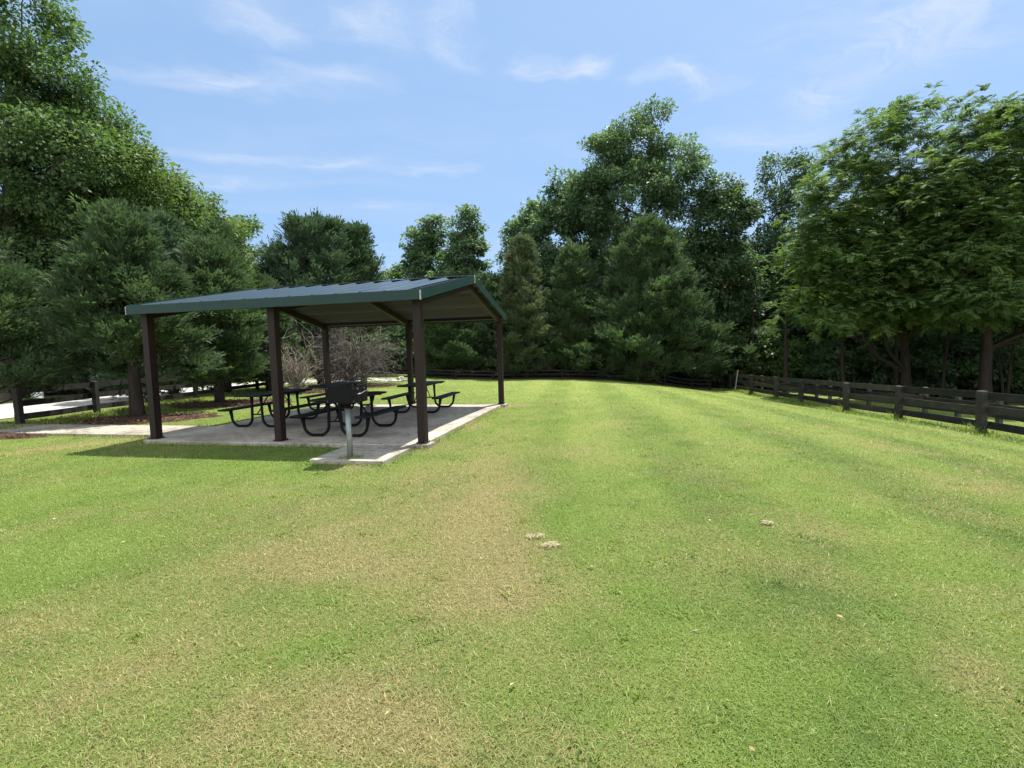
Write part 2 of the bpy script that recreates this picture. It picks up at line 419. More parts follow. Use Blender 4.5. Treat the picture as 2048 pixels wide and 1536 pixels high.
# worn and dry patches of turf: (centre and half axes as seen from the eye, strength)
PATCH = [((780, 1030), 290, 60, .42), ((985, 1010), 90, 70, .5), ((985, 1100), 95, 90, .62), ((930, 1190), 170, 60, .42), ((560, 1115), 130, 45, .5),
         ((760, 1125), 200, 40, .4), ((1000, 905), 60, 35, .4), ((900, 950), 120, 30, .4), ((300, 1330), 260, 110, .5), ((520, 1450), 260, 90, .5),
         ((800, 1440), 110, 90, .85), ((760, 1480), 160, 60, .5), ((60, 1260), 110, 60, .42), ((1640, 1042), 70, 22, .5), ((1950, 945), 120, 20, .5),
         ((1800, 872), 60, 7, .5), ((1740, 855), 50, 6, .5), ((1640, 828), 60, 4, .5), ((1880, 1000), 90, 14, .4), ((700, 936), 40, 8, .7), ((130, 893), 90, 4, .7), ((60, 902), 50, 4, .6), ((270, 889), 50, 3, .5),
         ((1130, 900), 50, 12, .25), ((1200, 1480), 120, 60, .2), ((1120, 1330), 120, 50, .3), ((1980, 1330), 80, 60, .35), ((1500, 1110), 160, 40, .22), ((1070, 1470), 60, 60, .45),
         ((1020, 808), 26, 4, .8), ((950, 850), 30, 8, .5), ((880, 895), 40, 8, .5), ((450, 1000), 90, 14, .3), ((90, 960), 160, 20, .2), ((1950, 1180), 100, 30, .3), ((1230, 850), 40, 6, .35)]
LUSH = [((640, 1310), 120, 60, .5), ((120, 1130), 200, 70, .35), ((620, 1190), 120, 35, .3), ((1130, 1050), 70, 60, .4), ((1000, 1350), 90, 70, .35), ((470, 930), 350, 30, .35), ((1750, 1450), 220, 80, .25)]
def lawn_fields(x, y):
    x = np.asarray(x, float); y = np.asarray(y, float)
    wx = x + .5 * (fbm(x, y, 51, .9) - .5); wy = y + .5 * (fbm(x, y, 57, .9) - .5)
    d = .10 + .30 * (fbm(x, y, 3, .55) - .42) + .55 * (fbm(x, y, 9, 2.3) - .45) + .4 * (fbm(x, y, 15, 6.5) - .48)
    br = fbm(x, y, 41, 3.2)
    left = sstep((-x + .1 + .25 * (fbm(x, y, 71, 1.1) - .5)) / .5)         # dry side of the strip
    d = d + .10 * left * sstep((9 - y) / 4)
    for lst, sg in ((PATCH, 1), (LUSH, -1)):
        for (c, rx, ry, st) in lst:
            p = gp0(*c); a = gp0(c[0] + rx, c[1]); b = gp0(c[0], c[1] - ry); e = gp0(c[0], c[1] + ry)
            sx = abs(a[0] - p[0]) + .02; sy = abs(b[1] - e[1]) / 2 + .02
            # axes run across and along the line of sight
            t = p / np.linalg.norm(p); dx = wx - p[0]; dy = wy - p[1]
            la = dx * t[0] + dy * t[1]; lc = -dx * t[1] + dy * t[0]
            q = (la / sy) ** 2 + (lc / sx) ** 2
            d = d + sg * st * (.86 if sg > 0 else 1) * np.exp(-q * .9) * (.55 + .9 * br)
    tone = .44 + .3 * (fbm(x, y, 21, .5) - .5) + .45 * (fbm(x, y, 27, 1.6) - .5) + .35 * (fbm(x, y, 29, 4.5) - .5)
    # mowing passes
    ang = .12; s = (x * math.cos(ang) - y * math.sin(ang)) / 1.15
    tone = tone + .17 * np.tanh(2.2 * np.sin(s * PI + .25 * np.sin(y * .17))) * sstep((x + .5) / 2) * (.55 + .45 * sstep((y - 2) / 6))
    tone = tone + .17 * sstep((y - 7) / 14) * sstep((x + 4) / 4)  # far turf's brighter look at a low view put into its tone
    d = d + .10 * np.clip(np.sin(s * PI * 1.0 + 1.2), 0, 1) * sstep((x - 4) / 5) * fbm(x, y, 33, 1.5)
    return np.clip(d, 0, 1), np.clip(tone, 0, 1)

def axis(lo, hi, step, far):
    a = list(np.arange(lo, hi + 1e-6, step)); s = step
    while a[-1] < far: s *= 1.35; a.append(a[-1] + s)
    s = step
    while a[0] > -far: s *= 1.35; a.insert(0, a[0] - s)
    return np.array(a)
gx = axis(-19, 19, .16, 240); gy = axis(.4, 36, .16, 240)
X, Y = np.meshgrid(gx, gy); X = X.ravel(); Y = Y.ravel(); Z = gz(X, Y)
nx, ny = len(gx), len(gy)
ii = (np.arange(ny - 1)[:, None] * nx + np.arange(nx - 1)[None]).ravel()
dry, tone = lawn_fields(X, Y)
def soil_field(x, y):
    fx = 15.6 + (y - 12.6) * .14
    return np.maximum(sstep((x - fx - 9.0) / 2.5), np.maximum(sstep((y - 35.5) / 2), sstep((-23 - x) / 2)))
me = np_mesh('lawn', np.stack([X, Y, Z], 1), [np.stack([ii, ii + 1, ii + 1 + nx, ii + nx], 1)], {'dry': dry, 'tone': tone, 'soil': soil_field(X, Y)}, True)
lawn = link('lawn', me, M_LAWN); tag(lawn, 'mown green lawn with straw coloured dry patches sloping down to the right', 'lawn', kind='structure')

# pavilion frame of reference
PSI = -0.2156; PO = np.array([-7.214, 9.409]); U = np.array([math.cos(PSI), math.sin(PSI)]); Vv = np.array([-U[1], U[0]])
def pav(u, v, z=0.0): q = PO + u * U + v * Vv; return (float(q[0]), float(q[1]), z)
def inv(x, y): e0 = x - PO[0]; e1 = y - PO[1]; return e0 * U[0] + e1 * U[1], e0 * Vv[0] + e1 * Vv[1]
def paved(x, y, m=0.0):
    u, v = inv(x, y)
    a = (u > -.17 - m) & (u < 5.75 + m) & (v > -.12 - m) & (v < 5.92 + m)
    b = (u > 4.42 - m) & (u < 5.66 + m) & (v > -1.30 - m) & (v < 0)
    c = (u < 0) & (u > -9.5) & (v > .5 - m) & (v < 1.72 + m)
    return a | b | c

MULCH = [(-10.35, 13.2, 1.9, 1.0), (-10.3, 17.1, 2.1, 1.3), (-12.3, 10.7, 1.7, .6), (-9.6, 21.6, 1.8, 1.0), (-8.6, 25.2, 2.6, 1.2)]
def in_mulch(x, y, k=1.0):
    m = np.zeros(np.shape(x), bool)
    for (cx, cy, rx, ry) in MULCH:
        m |= ((x - cx) / rx) ** 2 + ((y - cy) / ry) ** 2 < k * (1 + .35 * (fbm(x, y, 91, 1.3) - .5))
    return m

# grass blades: density falls with distance, blades reach from the turf
def blades(n, x, y, L, wd, rng, dryadd=0.0, stand=1.0, base_z=None):
    d, tn = lawn_fields(x, y)
    rnd = rng.random(n)
    dd = np.clip(d + dryadd, 0, 1)
    isdry = (rng.random(n) < np.clip(dd * 1.15 - .06, 0, .97)).astype(float)
    isdry = np.clip(isdry * (.65 + .35 * rng.random(n)) + .12 * rng.random(n), 0, 1)
    z = gz(x, y) if base_z is None else base_z
    az = rng.random(n) * 2 * PI; tilt = np.radians(rng.uniform(12, 70, n)) / stand
    dirh = np.stack([np.cos(az), np.sin(az)], 1); L = L * rng.uniform(.55, 1.25, n)
    wdir = np.stack([-np.sin(az + rng.normal(0, .6, n)), np.cos(az), np.zeros(n)], 1)
    t2 = np.clip(tilt + np.radians(rng.uniform(10, 60, n)), 0, 1.7)
    p0 = np.stack([x, y, z - .004], 1)
    p1 = p0 + np.concatenate([dirh * (L * .55 * np.sin(tilt))[:, None], (L * .55 * np.cos(tilt))[:, None]], 1)
    p2_ = p1 + np.concatenate([dirh * (L * .55 * np.sin(t2))[:, None], (L * .55 * np.cos(t2))[:, None]], 1)
    h = wdir * (wd * rng.uniform(.6, 1.3, n) / 2)[:, None]
    V = np.stack([p0 - h, p0 + h, p1 + h * .85, p1 - h * .85, p2_], 1).reshape(-1, 3)
    o = np.arange(n) * 5
    return V, np.stack([o, o+1, o+2, o+3], 1), np.stack([o+3, o+2, o+4], 1), np.repeat(isdry, 5), np.repeat(tn, 5), np.repeat(rnd, 5)
def sample_lawn(N, rng, y0=.9, y1=34, pw=-.72, side=1.28):
    u = rng.random(N); a = pw + 1
    y = (y0**a + u * (y1**a - y0**a)) ** (1 / a)
    x = (rng.random(N) * 2 - 1) * (side * y + 1.2)
    fx = 12.9 + (y - 12.6) * .14
    k = (x < fx + 5) & (x > -14.6) & ~paved(x, y, .02) & ~in_mulch(x, y, .92)
    return x[k], y[k]
parts = []
x, y = sample_lawn(900000, RNG)
near = np.clip(y / 2.2, 1, 12)
parts.append((x, y, .031 * near ** .16, .0036 * near ** .62, 0, .92))
# long pale strands lying over the turf
x, y = sample_lawn(16000, RNG, .9, 12)
parts.append((x, y, .065 * np.ones(len(x)), .0030 * np.clip(y / 2.2, 1, 12) ** .6, .35, .72))
# untrimmed fringe along slab, pad and path
N = 64000
u = RNG.uniform(-9.5, 6.2, N); v = RNG.uniform(-1.8, 6.4, N); x = PO[0] + u*U[0] + v*Vv[0]; y = PO[1] + u*U[1] + v*Vv[1]
k = paved(x, y, .14) & ~paved(x, y, -.028) & ~in_mulch(x, y); x, y = x[k], y[k]
parts.append((x, y, .10 * (.5 + fbm(x, y, 5, 2.5)), .011 * np.ones(len(x)), .1, 1.35))
# weeds along foot of the right fence and behind it
N = 24000
y = RNG.uniform(9, 34, N); x = 12.85 + (y - 12.6) * .14 + RNG.normal(.15, .35, N)
parts.append((x, y, .16 * (.4 + fbm(x, y, 8, 1.2)), .022 * np.ones(N), -.2, 1.3))
for px_, py_ in ((12.72, 12.66), (13.25, 16.0), (13.62, 19.0), (14.05, 22.9), (14.4, 25.6), (14.7, 28.8)):
    N = 260; x = px_ + RNG.normal(0, .16, N); y = py_ + RNG.normal(0, .16, N); parts.append((x, y, .30 * (.4 + RNG.random(N)), .02 * np.ones(N), -.1, 1.6))
N = 12000
y = RNG.uniform(11, 22, N); x = -13.0 + RNG.normal(0, .3, N); parts.append((x, y, .12 * np.ones(N), .02 * np.ones(N), .1, 1.3))
# tufts at the grill post foot
N = 500; gpx = pav(4.98, -1.06); x = gpx[0] + RNG.normal(.02, .09, N); y = gpx[1] - .06 + RNG.normal(0, .06, N)
parts.append((x, y, .13 * np.ones(N), .008 * np.ones(N), 0, 1.5))
# broad leaved weeds and coarse tufts scattered through the turf
cx, cy = sample_lawn(420, RNG, 1.2, 16, -.2); k = RNG.integers(14, 46, len(cx)); j = np.repeat(np.arange(len(cx)), k)
x = cx[j] + RNG.normal(0, .045, len(j)); y = cy[j] + RNG.normal(0, .04, len(j))
parts.append((x, y, .05 * np.ones(len(x)), .0075 * np.clip(y / 2.2, 1, 12) ** .35, -.5, 1.0))
VV, Q, T3, D, TN, R = [], [], [], [], [], []; off = 0
for (x, y, L, wd, da, stn) in parts:
    V_, q, t3, d_, tn_, r_ = blades(len(x), x, y, L, wd, RNG, da, stn)
    VV.append(V_); Q.append(q + off); T3.append(t3 + off); D.append(d_); TN.append(tn_); R.append(r_); off += len(V_)
me = np_mesh('grass', np.concatenate(VV), [np.concatenate(Q), np.concatenate(T3)], {'dry': np.concatenate(D), 'tone': np.concatenate(TN), 'rnd': np.concatenate(R)})
tag(link('grass', me, M_BLADE), 'short blades of mown grass mixed with dry straw over the lawn', 'grass', kind='stuff')
del VV, Q, T3, D, TN, R, parts

rng = np.random.default_rng(55); x, y = sample_lawn(140, rng, 1.3, 20, -.3); n = len(x)
c = np.stack([x, y, gz(x, y) + .022], 1); d = rdir(rng, n); d[:, 2] *= .3; d = unit(d); nn = unit(rdir(rng, n) * .4 + np.array([0, 0, 1.0]))
V_, f_ = diamonds(c, d, nn, rng.uniform(.018, .05, n), rng.uniform(.008, .02, n), .12)
t_ = NT('fallen_leaf'); cc = t_.ramp(t_.attr('rnd'), [(0, (.14, .09, .045)), (.5, (.33, .25, .12)), (1, (.52, .47, .30))])
tag(link('fallen_leaves', np_mesh('fallen_leaves', V_, [f_], {'rnd': np.repeat(rng.random(n), 4)}), t_.done(t_.pr(cc, .8, 0, .2))), 'small dry leaves and bits fallen on the lawn', 'leaves', kind='stuff')

# dry clipping clumps lying on the lawn
def clump(X, Y_, r, h, n, seed, label, spread=1.0):
    rng = np.random.default_rng(seed); p = gp0(X, Y_); c = np.array([p[0], p[1]])
    mb = MB()
    for i in range(n):
        a = rng.random() * 2 * PI; rr = r * math.sqrt(rng.random()) * spread
        x0 = c[0] + rr * math.cos(a); y0 = c[1] + rr * .55 * math.sin(a); z0 = gzf(x0, y0) + .012 + h * max(0, 1 - (rr / r) ** 2) * rng.random()
        b = rng.random() * 2 * PI; L = rng.uniform(.02, .075)
        d = np.array([math.cos(b), math.sin(b) * .8, rng.uniform(-.25, .3)]) * L
        q = np.array([x0, y0, z0]); k = np.array([rng.normal(0, .2), rng.normal(0, .2), .25]) * L
        mb.tube([q - d / 2, q + k, q + d / 2], [.0022, .0026, .0012], 3, False)
    t_ = NT('dry_clippings'); cc = t_.ramp(t_.noise(t_.pos((1, 1, 1)), 60, 3), [(.35, (.34, .29, .17)), (.7, (.62, .55, .36))])
    o = mb.build('grass_clump', t_.done(t_.pr(cc, .8, 0, .2)))
    tag(o, label, 'grass clump', 'dry grass clumps lying on the lawn')
clump(1072, 1076, .085, .014, 46, 1, 'loose straw coloured grass clump, upper of the pair at the edge of the brown patch')
clump(1101, 1094, .085, .018, 60, 2, 'thick straw coloured grass clump, lower of the pair at the edge of the brown patch')
clump(1536, 1045, .05, .022, 50, 3, 'small pale dry grass clump alone on green lawn towards the right')

# ------------------------------------------------------------------ slab, pad, path, road, mulch
def slab(name, uv, z0, z1, mat, label):
    mb = MB(); n = len(uv)
    P = [pav(a, b) for a, b in uv]
    v = [(p[0], p[1], z0) for p in P] + [(p[0], p[1], z1 - .012) for p in P]
    cx = sum(p[0] for p in P) / n; cy = sum(p[1] for p in P) / n
    v += [(p[0] + (cx - p[0]) * .004, p[1] + (cy - p[1]) * .004, z1) for p in P]
    f = [tuple(range(2*n, 3*n))]
    for r in range(2):
        for i in range(n): j = (i + 1) % n; f.append((r*n+i, r*n+j, r*n+n+j, r*n+n+i))
    mb.add(v, f); o = mb.build(name, mat); tag(o, label, 'pavement', kind='structure'); return o
def rect(u0, u1, v0, v1): return [(u0, v0), (u1, v0), (u1, v1), (u0, v1)]
slab('pavement', rect(-.17, 5.75, -.12, 5.92), -.3, 0, M_CONC, 'square grey concrete slab under the pavilion')
slab('pavement', rect(4.42, 5.66, -1.30, -.123), -.3, -.006, M_CONC2, 'small stained concrete pad under the grill')
slab('path', rect(-9.5, -.173, .50, 1.72), -.3, -.012, M_CONC2, 'narrow concrete path leading left from the pavilion slab')
# cast footings under the outer posts
# gravel road: strip along a polyline
RD = [(-30, -6, 3.2), (-22, 4, 3.0), (-19.0, 11, 2.9), (-18.3, 17, 2.8), (-18.0, 23, 2.8), (-16.6, 28, 2.4), (-13.2, 30.5, 1.9), (-9.5, 30.2, 1.5), (-6.6, 29.4, .9)]
def smooth_line(P, n):
    P = np.array(P, float); out_ = []
    for i in range(len(P) - 1):
        a = P[max(i-1, 0)]; b = P[i]; c = P[i+1]; d = P[min(i+2, len(P)-1)]
        for k in range(n):
            t = k / n; out_.append(.5 * ((2*b) + (-a+c)*t + (2*a-5*b+4*c-d)*t*t + (-a+3*b-3*c+d)*t**3))
    out_.append(P[-1]); return np.array(out_)
L_ = smooth_line(RD, 14); v = []; f = []
for i, p in enumerate(L_):
    d = L_[min(i+1, len(L_)-1)] - L_[max(i-1, 0)]; d = d[:2] / np.linalg.norm(d[:2]); nrm = np.array([-d[1], d[0]])
    for k in range(7):
        s = (k / 6 * 2 - 1); q = p[:2] + nrm * s * (p[2] + .25 * math.sin(i * .9 + (k > 3) * 2))
        v.append((q[0], q[1], gzf(q[0], q[1]) + .02 + .05 * (1 - s * s)))
for i in range(len(L_) - 1):
    for k in range(6): a = i*7+k; f.append((a, a+7, a+8, a+1))
mb = MB(); mb.add(v, f, True); tag(mb.build('gravel_road', M_GRAVEL), 'pale gravel road curving behind the left fence', 'road', kind='structure')
# mulch beds: mounded sheet plus chips
v = []; f = []; CH = []
for bi, (cx, cy, rx, ry) in enumerate(MULCH):
    o = len(v); n = 40
    v.append((cx, cy, gzf(cx, cy) + .07))
    for r in (.5, .85, 1.0):
        for k in range(n):
            a = 2*PI*k/n; m = r * (1 + .12 * math.sin(3*a + bi) + .07 * math.sin(7*a + 2*bi))
            x = cx + rx*m*math.cos(a); y = cy + ry*m*math.sin(a); v.append((x, y, gzf(x, y) + (.06 if r < .6 else .035 if r < .9 else -.01)))
    for k in range(n):
        j = (k+1) % n; f.append((o, o+1+k, o+1+j))
        for r in range(2): f.append((o+1+r*n+k, o+1+(r+1)*n+k, o+1+(r+1)*n+j, o+1+r*n+j))
mb = MB(); mb.add(v, f, True); tag(mb.build('mulch', M_MULCH), 'dark reddish brown mulch beds round the cedar trunks', 'mulch', kind='stuff')

rng = np.random.default_rng(77); CC = []
for (cx, cy, rx, ry) in MULCH:
    n = int(900 * rx * ry); a = rng.random(n)*2*PI; r = np.sqrt(rng.random(n)) * 1.04
    x = cx + rx*r*np.cos(a); y = cy + ry*r*np.sin(a); k = ~paved(x, y, .0); x = x[k]; y = y[k]
    CC.append(np.stack([x, y, gz(x, y) + .05 + .02*rng.random(len(x))], 1))
CC = np.concatenate(CC); n = len(CC); dd = rdir(rng, n); dd[:, 2] *= .25; dd = unit(dd); nn = rdir(rng, n); nn[:, 2] = abs(nn[:, 2]) + .6; nn = unit(nn)
V_, f_ = diamonds(CC, dd, nn, rng.uniform(.04, .12, n), rng.uniform(.015, .035, n), .05)
tag(link('mulch_chips', np_mesh('mulch_chips', V_, [f_], {'rnd': np.repeat(rng.random(n), 4)}), M_CHIP), 'loose brown wood chips scattered over the mulch beds', 'mulch', kind='stuff')

# ------------------------------------------------------------------ pavilion
pv = empty('picnic_pavilion', pav(0, 0), PSI)
tag(pv, 'open picnic pavilion with green gabled metal roof on six brown steel posts', 'pavilion')
PW = .143; LX = 5.801; DY = 5.94; HT = 2.52
X0, X1, Y0, Y1 = -.215, LX + .07, -.183, DY + PW + .187
YR = (Y0 + Y1) / 2; ZE, ZR, FH = 2.619, 3.312, .125
SL = (ZR - ZE) / (YR - Y0)
for iy, yb in enumerate((0, DY)):
    for k in range(3):
        x1 = k * LX / 2
        mb = MB(); mb.box((x1 - PW, yb, 0.022), (x1, yb + PW, HT), .008)
        p = mb.build('post', M_POST, pv)
        mb = MB(); mb.box((x1 - PW - .02, yb - .02, .002), (x1 + .02, yb + PW + .02, .02), .004)
        for a in (-.012, PW + .012):
            for b in (-.012, PW + .012): mb.box((x1 - PW + a - .008, yb + b - .008, .02), (x1 - PW + a + .008, yb + b + .008, .034))
        mb.build('base_plate', M_POST, p)
        mb = MB(); mb.box((x1 - PW - .09, yb - .09, -.3), (x1 + .09, yb + PW + .09, .002), .01)
        mb.build('footing', M_CONC2, p)
def zroof(y): return ZE + SL * (min(y, 2 * YR - y) - Y0)
# rafters: steel tubes from post to ridge, both sides in one welded frame
for k in range(3):
    xc = k * LX / 2 - PW / 2; mb = MB()
    for ya, yb in ((.0, YR), (DY + PW, YR)):
        za, zb = zroof(ya) - .105 - .075, zroof(yb) - .105 - .075
        mb.obox((xc, ya, za), (xc, yb, zb), .10, .15)
    mb.build('rafter', M_POST, pv)
# purlins between frames
for s in (-1, 1):
    for q in (.42, .97):
        y = YR + s * (YR - .08) * q; z = zroof(y) - .10
        if q > .9:
            mb = MB(); mb.box((X0 + .03, y - .03, z - .06), (X1 - .03, y + .03, z + .0)); mb.build('purlin', M_POST, pv)
# ceiling boards and roof sheets
def sheet(side, x0, x1, ztop, zbot, inset):
    mb = MB(); ye = (Y0 + inset) if side < 0 else (Y1 - inset)
    ze = ZE + SL * inset
    a = [(x0, ye, ze), (x1, ye, ze), (x1, YR, ZR), (x0, YR, ZR)]
    if side > 0: a = [a[1], a[0], a[3], a[2]]
    v = [(p[0], p[1], p[2] + ztop) for p in a] + [(p[0], p[1], p[2] + zbot) for p in a]
    mb.add(v, [(0,1,2,3),(7,6,5,4),(0,4,5,1),(1,5,6,2),(2,6,7,3),(3,7,4,0)]); return mb
for side in (-1, 1):
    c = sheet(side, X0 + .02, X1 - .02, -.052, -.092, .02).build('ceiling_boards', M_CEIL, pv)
    # ribbed metal sheet: pans and trapezoid ribs modelled across the width
    prof = []; xx = X0 + .012; pitch = .4665; n = 13
    for i in range(n):
        b = X0 + .012 + i * pitch
        prof += [(b, 0.0), (b + pitch - .19, 0.0), (b + pitch - .175, .056), (b + pitch - .14, .056), (b + pitch + .0, 0.0)]
    prof = [p for p in prof if p[0] <= X1 - .01]
    ye = (Y0 + .001) if side < 0 else (Y1 - .001); ze = ZE
    v = []; f = []
    for (x, h) in prof: v += [(x, ye, ze + .004 + h), (x, YR, ZR + .004 + h), (x, ye, ze - .004 + h), (x, YR, ZR - .004 + h)]
    for i in range(len(prof) - 1):
        a = i * 4; b = a + 4
        q = [(a, b, b+1, a+1), (a+2, a+3, b+3, b+2), (a, a+2, b+2, b)]
        f += q if side < 0 else [tuple(reversed(z)) for z in q]
    mb = MB(); mb.add(v, f); mb.build('roof_panel', M_ROOF, pv)
# ridge cap
mb = MB(); rc = []
for x in (X0 - .01, X1 + .01):
    for dy, dz in ((-.16, -.16*SL), (0, 0), (.16, -.16*SL)): rc.append((x, YR + dy, ZR + dz + .072))
    for dy, dz in ((-.16, -.16*SL), (0, 0), (.16, -.16*SL)): rc.append((x, YR + dy, ZR + dz + .064))
mb.add(rc, [(0,6,7,1),(1,7,8,2),(3,4,10,9),(4,5,11,10),(0,3,9,6),(2,8,11,5),(0,1,4,3),(1,2,5,4),(6,9,10,7),(7,10,11,8)])
mb.build('ridge_cap', M_ROOF, pv)
# fascia boards at eaves, rake trims at the gables, pale end caps at corners
for side, y in ((-1, Y0), (1, Y1)):
    mb = MB(); a, b = (y - .022, y - .001) if side < 0 else (y + .001, y + .022)
    mb.box((X0 - .012, a, ZE - FH), (X1 + .012, b, ZE + .046), .003); mb.build('fascia', M_GREEN, pv)
for x, s in ((X0, -1), (X1, 1)):
    mb = MB()
    for ya in (Y0, Y1):
        o = .022
        pa = [(x + s*o, ya, ZE - FH), (x + s*o, YR, ZR - FH), (x + s*o, YR, ZR + .062), (x + s*o, ya, ZE + .062)]
        v = pa + [(p[0] - s*.018, p[1], p[2]) for p in pa]
        fl = [(0,1,2,3),(7,6,5,4),(0,4,5,1),(1,5,6,2),(2,6,7,3),(3,7,4,0)]
        mb.add(v, fl)
    mb.build('rake_trim', M_GREEN, pv)
M_CAP = simple('pale_cut_metal', (.3, .31, .28), (.5, .5, .45), 9, (.35, .55), .3)
for x, s in ((X0, -1), (X1, 1)):
    mb = MB(); mb.box((x + s*.026 - .004, YR - .028, ZR - FH + .005), (x + s*.026 + .004, YR + .028, ZR + .064)); mb.build('peak_cap', M_CAP, pv)
    mb = MB(); mb.box((x + s*.026 - .006, Y0 - .03, ZE - FH - .004), (x + s*.026 + .006, Y0 + .012, ZE + .03)); mb.build('corner_cap', M_CAP, pv)

# ------------------------------------------------------------------ picnic tables
def m_perf():
    t = NT('black_perforated_coating'); v = t.pos((1, 1, 1), True)
    vo = t.n('ShaderNodeTexVoronoi'); t.l(v, vo.inputs['Vector']); vo.inputs['Scale'].default_value = 34; vo.inputs['Randomness'].default_value = 0
    hole = t.math('LESS_THAN', vo.outputs['Distance'], .28)
    n = t.noise(v, 5, 4)
    c = t.mix(hole, t.mix(n, (.005, .005, .0065), (.012, .012, .0145)), (.002, .002, .002))
    return t.done(t.pr(c, t.math('MULTIPLY_ADD', n, .25, .42), 0, .22, t.bump(t.math('SUBTRACT', 1.0, hole), .3, .003)))
M_PERF = m_perf()
def plank(cx, w, l, z, th):
    """table or bench top: thin pan with rolled rim, rounded corners"""
    mb = MB(); r = .045; n = 5
    def ring(ins, z):
        o = []
        for (sx, sy, a0) in ((1,1,0),(-1,1,90),(-1,-1,180),(1,-1,270)):
            for k in range(n+1):
                a = math.radians(a0 + 90*k/n); rr = max(r - ins, .005)
                o.append((cx + sx*(w/2 - r) + rr*math.cos(a), sy*(l/2 - r) + rr*math.sin(a), z))
        return o
    R_ = [ring(.012, z - th), ring(0, z - th + .012), ring(0, z - .012), ring(.012, z), ring(.03, z - .004)]
    m = len(R_[0]); v = [p for q in R_ for p in q]; f = [tuple(range(m))[::-1], tuple(range(4*m, 5*m))]
    for i in range(4):
        for k in range(m): j = (k+1) % m; f.append((i*m+k, i*m+j, (i+1)*m+j, (i+1)*m+k))
    mb.add(v, f, False); return mb
TZ, SZ = .76, .435
def make_table():
    tb = empty('picnic_table')
    plank(0, .745, 1.78, TZ, .042).build('tabletop', M_PERF, tb)
    for s in (-1, 1): plank(s*.70, .27, 1.78, SZ, .04).build('seat', M_PERF, tb)
    for yy in (-.61, .61):
        for s in (-1, 1):
            R_ = .20; tr = .0285; zb = tr + .002
            a, b = s*.125, s*.72
            pts = [(a, yy, TZ - .045), (a, yy, .55), (a + s*.012, yy, zb + R_ + .03)]
            for k in range(1, 8):
                t_ = PI/2*k/8; pts.append((a + s*.012 + s*R_*(1 - math.cos(t_)), yy, zb + R_*(1 - math.sin(t_))))
            pts.append((a + s*(R_ + .012), yy, zb)); pts.append((b - s*(R_ + .03), yy, zb))
            for k in range(1, 8):
                t_ = PI/2*k/8; pts.append((b - s*.03 - s*R_*(1 - math.sin(t_)), yy, zb + R_*(1 - math.cos(t_))))
            pts += [(b - s*.028, yy, zb + R_), (b, yy, SZ - .043)]
            rad = [tr + .012, tr + .002] + [tr] * (len(pts) - 4) + [tr + .004, tr + .014]
            mb = MB(); mb.tube(pts, rad, 12); mb.build('leg', M_BLACK, tb)
        mb = MB(); mb.tube([(-.125, yy, .30), (.125, yy, .30)], .017, 8); mb.build('crossbar', M_BLACK, tb)
        mb = MB(); mb.tube([(0, yy, .30), (0, yy * .36, TZ - .05)], .013, 8); mb.build('brace', M_BLACK, tb)
        mb = MB(); mb.box((-.36, yy - .025, TZ - .058), (.36, yy + .025, TZ - .0435)); mb.build('support_bar', M_BLACK, tb)
    return tb
TB = [(1.109, 2.111, -.013, 'black picnic table nearest the left front post, in front of the cedar trunks'),
      (3.697, 1.147, .002, 'black picnic table directly behind the grill, closest to the pad'),
      (3.85, 4.516, .038, 'black picnic table at the back of the slab, partly behind the right front post'),
      (1.085, 4.949, .045, 'black picnic table at the back of the slab whose top shows above the grill box')]
t0 = make_table()
for i, (a, b, th, lab) in enumerate(TB):
    o = t0 if i == 0 else copy_tree(t0)
    o.location = pav(a, b, 0.001); o.rotation_euler = (0, 0, PSI + th)
    tag(o, lab, 'picnic table', 'picnic tables under the pavilion')

# ------------------------------------------------------------------ grill
gr = empty('park_grill', pav(4.98, -1.06, -.006), PSI + .02)
tag(gr, 'black steel charcoal grill box on a galvanized post beside the pavilion', 'grill')
zb, zt_, bx, bd = .872, 1.135, .24, .19
mb = MB(); mb.tube([(0, 0, -.25), (0, 0, .80)], .043, 16)
for a in (0, 2.1, 4.2): mb.tube([(.043*math.cos(a-.9), .043*math.sin(a-.9), -.2), (.043*math.cos(a-.9), .043*math.sin(a-.9), .795)], .006, 6)
mb.build('post', M_GALV, gr)
mb = MB(); mb.tube([(0, 0, .775), (0, 0, .83)], .056, 16); mb.box((-.10, -.07, .83), (.10, .07, zb - .001), .004); mb.build('mounting_bracket', M_GRILL, gr)
mb = MB(); th = .006
mb.box((-bx, -bd, zb), (bx, bd, zb + th))                                   # floor
mb.box((-bx, -bd, zb + th), (bx, -bd + th, zt_ - .01))                      # wall facing the lawn
mb.box((-bx, -bd + th, zb + th), (-bx + th, bd, zt_))                       # side walls
mb.box((bx - th, -bd + th, zb + th), (bx, bd, zt_))
mb.obox((-bx, -bd - .004, zt_ - .012), (bx, -bd - .004, zt_ - .012), .012, .012)
fb = mb.build('firebox', M_GRILL, gr)
for x, y in ((-bx + .02, -bd - .004), (bx - .02, -bd - .004)):
    for z in (zt_ - .035, zb + .03): mb = MB(); mb.tube([(x, y + .003, z), (x, y - .004, z)], .006, 8); mb.build('rivet', M_STEEL, fb)
mb = MB()
for k in range(13):
    x = -bx + .03 + k * (2*bx - .06) / 12; mb.tube([(x, -bd + .02, zt_ - .07), (x, bd + .05, zt_ - .07)], .005, 6)
for y in (-bd + .03, bd - .03): mb.tube([(-bx + .015, y, zt_ - .079), (bx - .015, y, zt_ - .079)], .006, 6)
mb.build('grate', M_STEEL, gr)
mb = MB()   # adjustable grate handle on the side wall
mb.tube([(bx + .002, -bd*.72, zt_ - .13), (bx + .03, -bd*.72, zt_ - .13), (bx + .036, -.05, zt_ - .125), (bx + .03, .06, zt_ - .10), (bx + .034, bd*.85, zt_ - .095)], .008, 8)
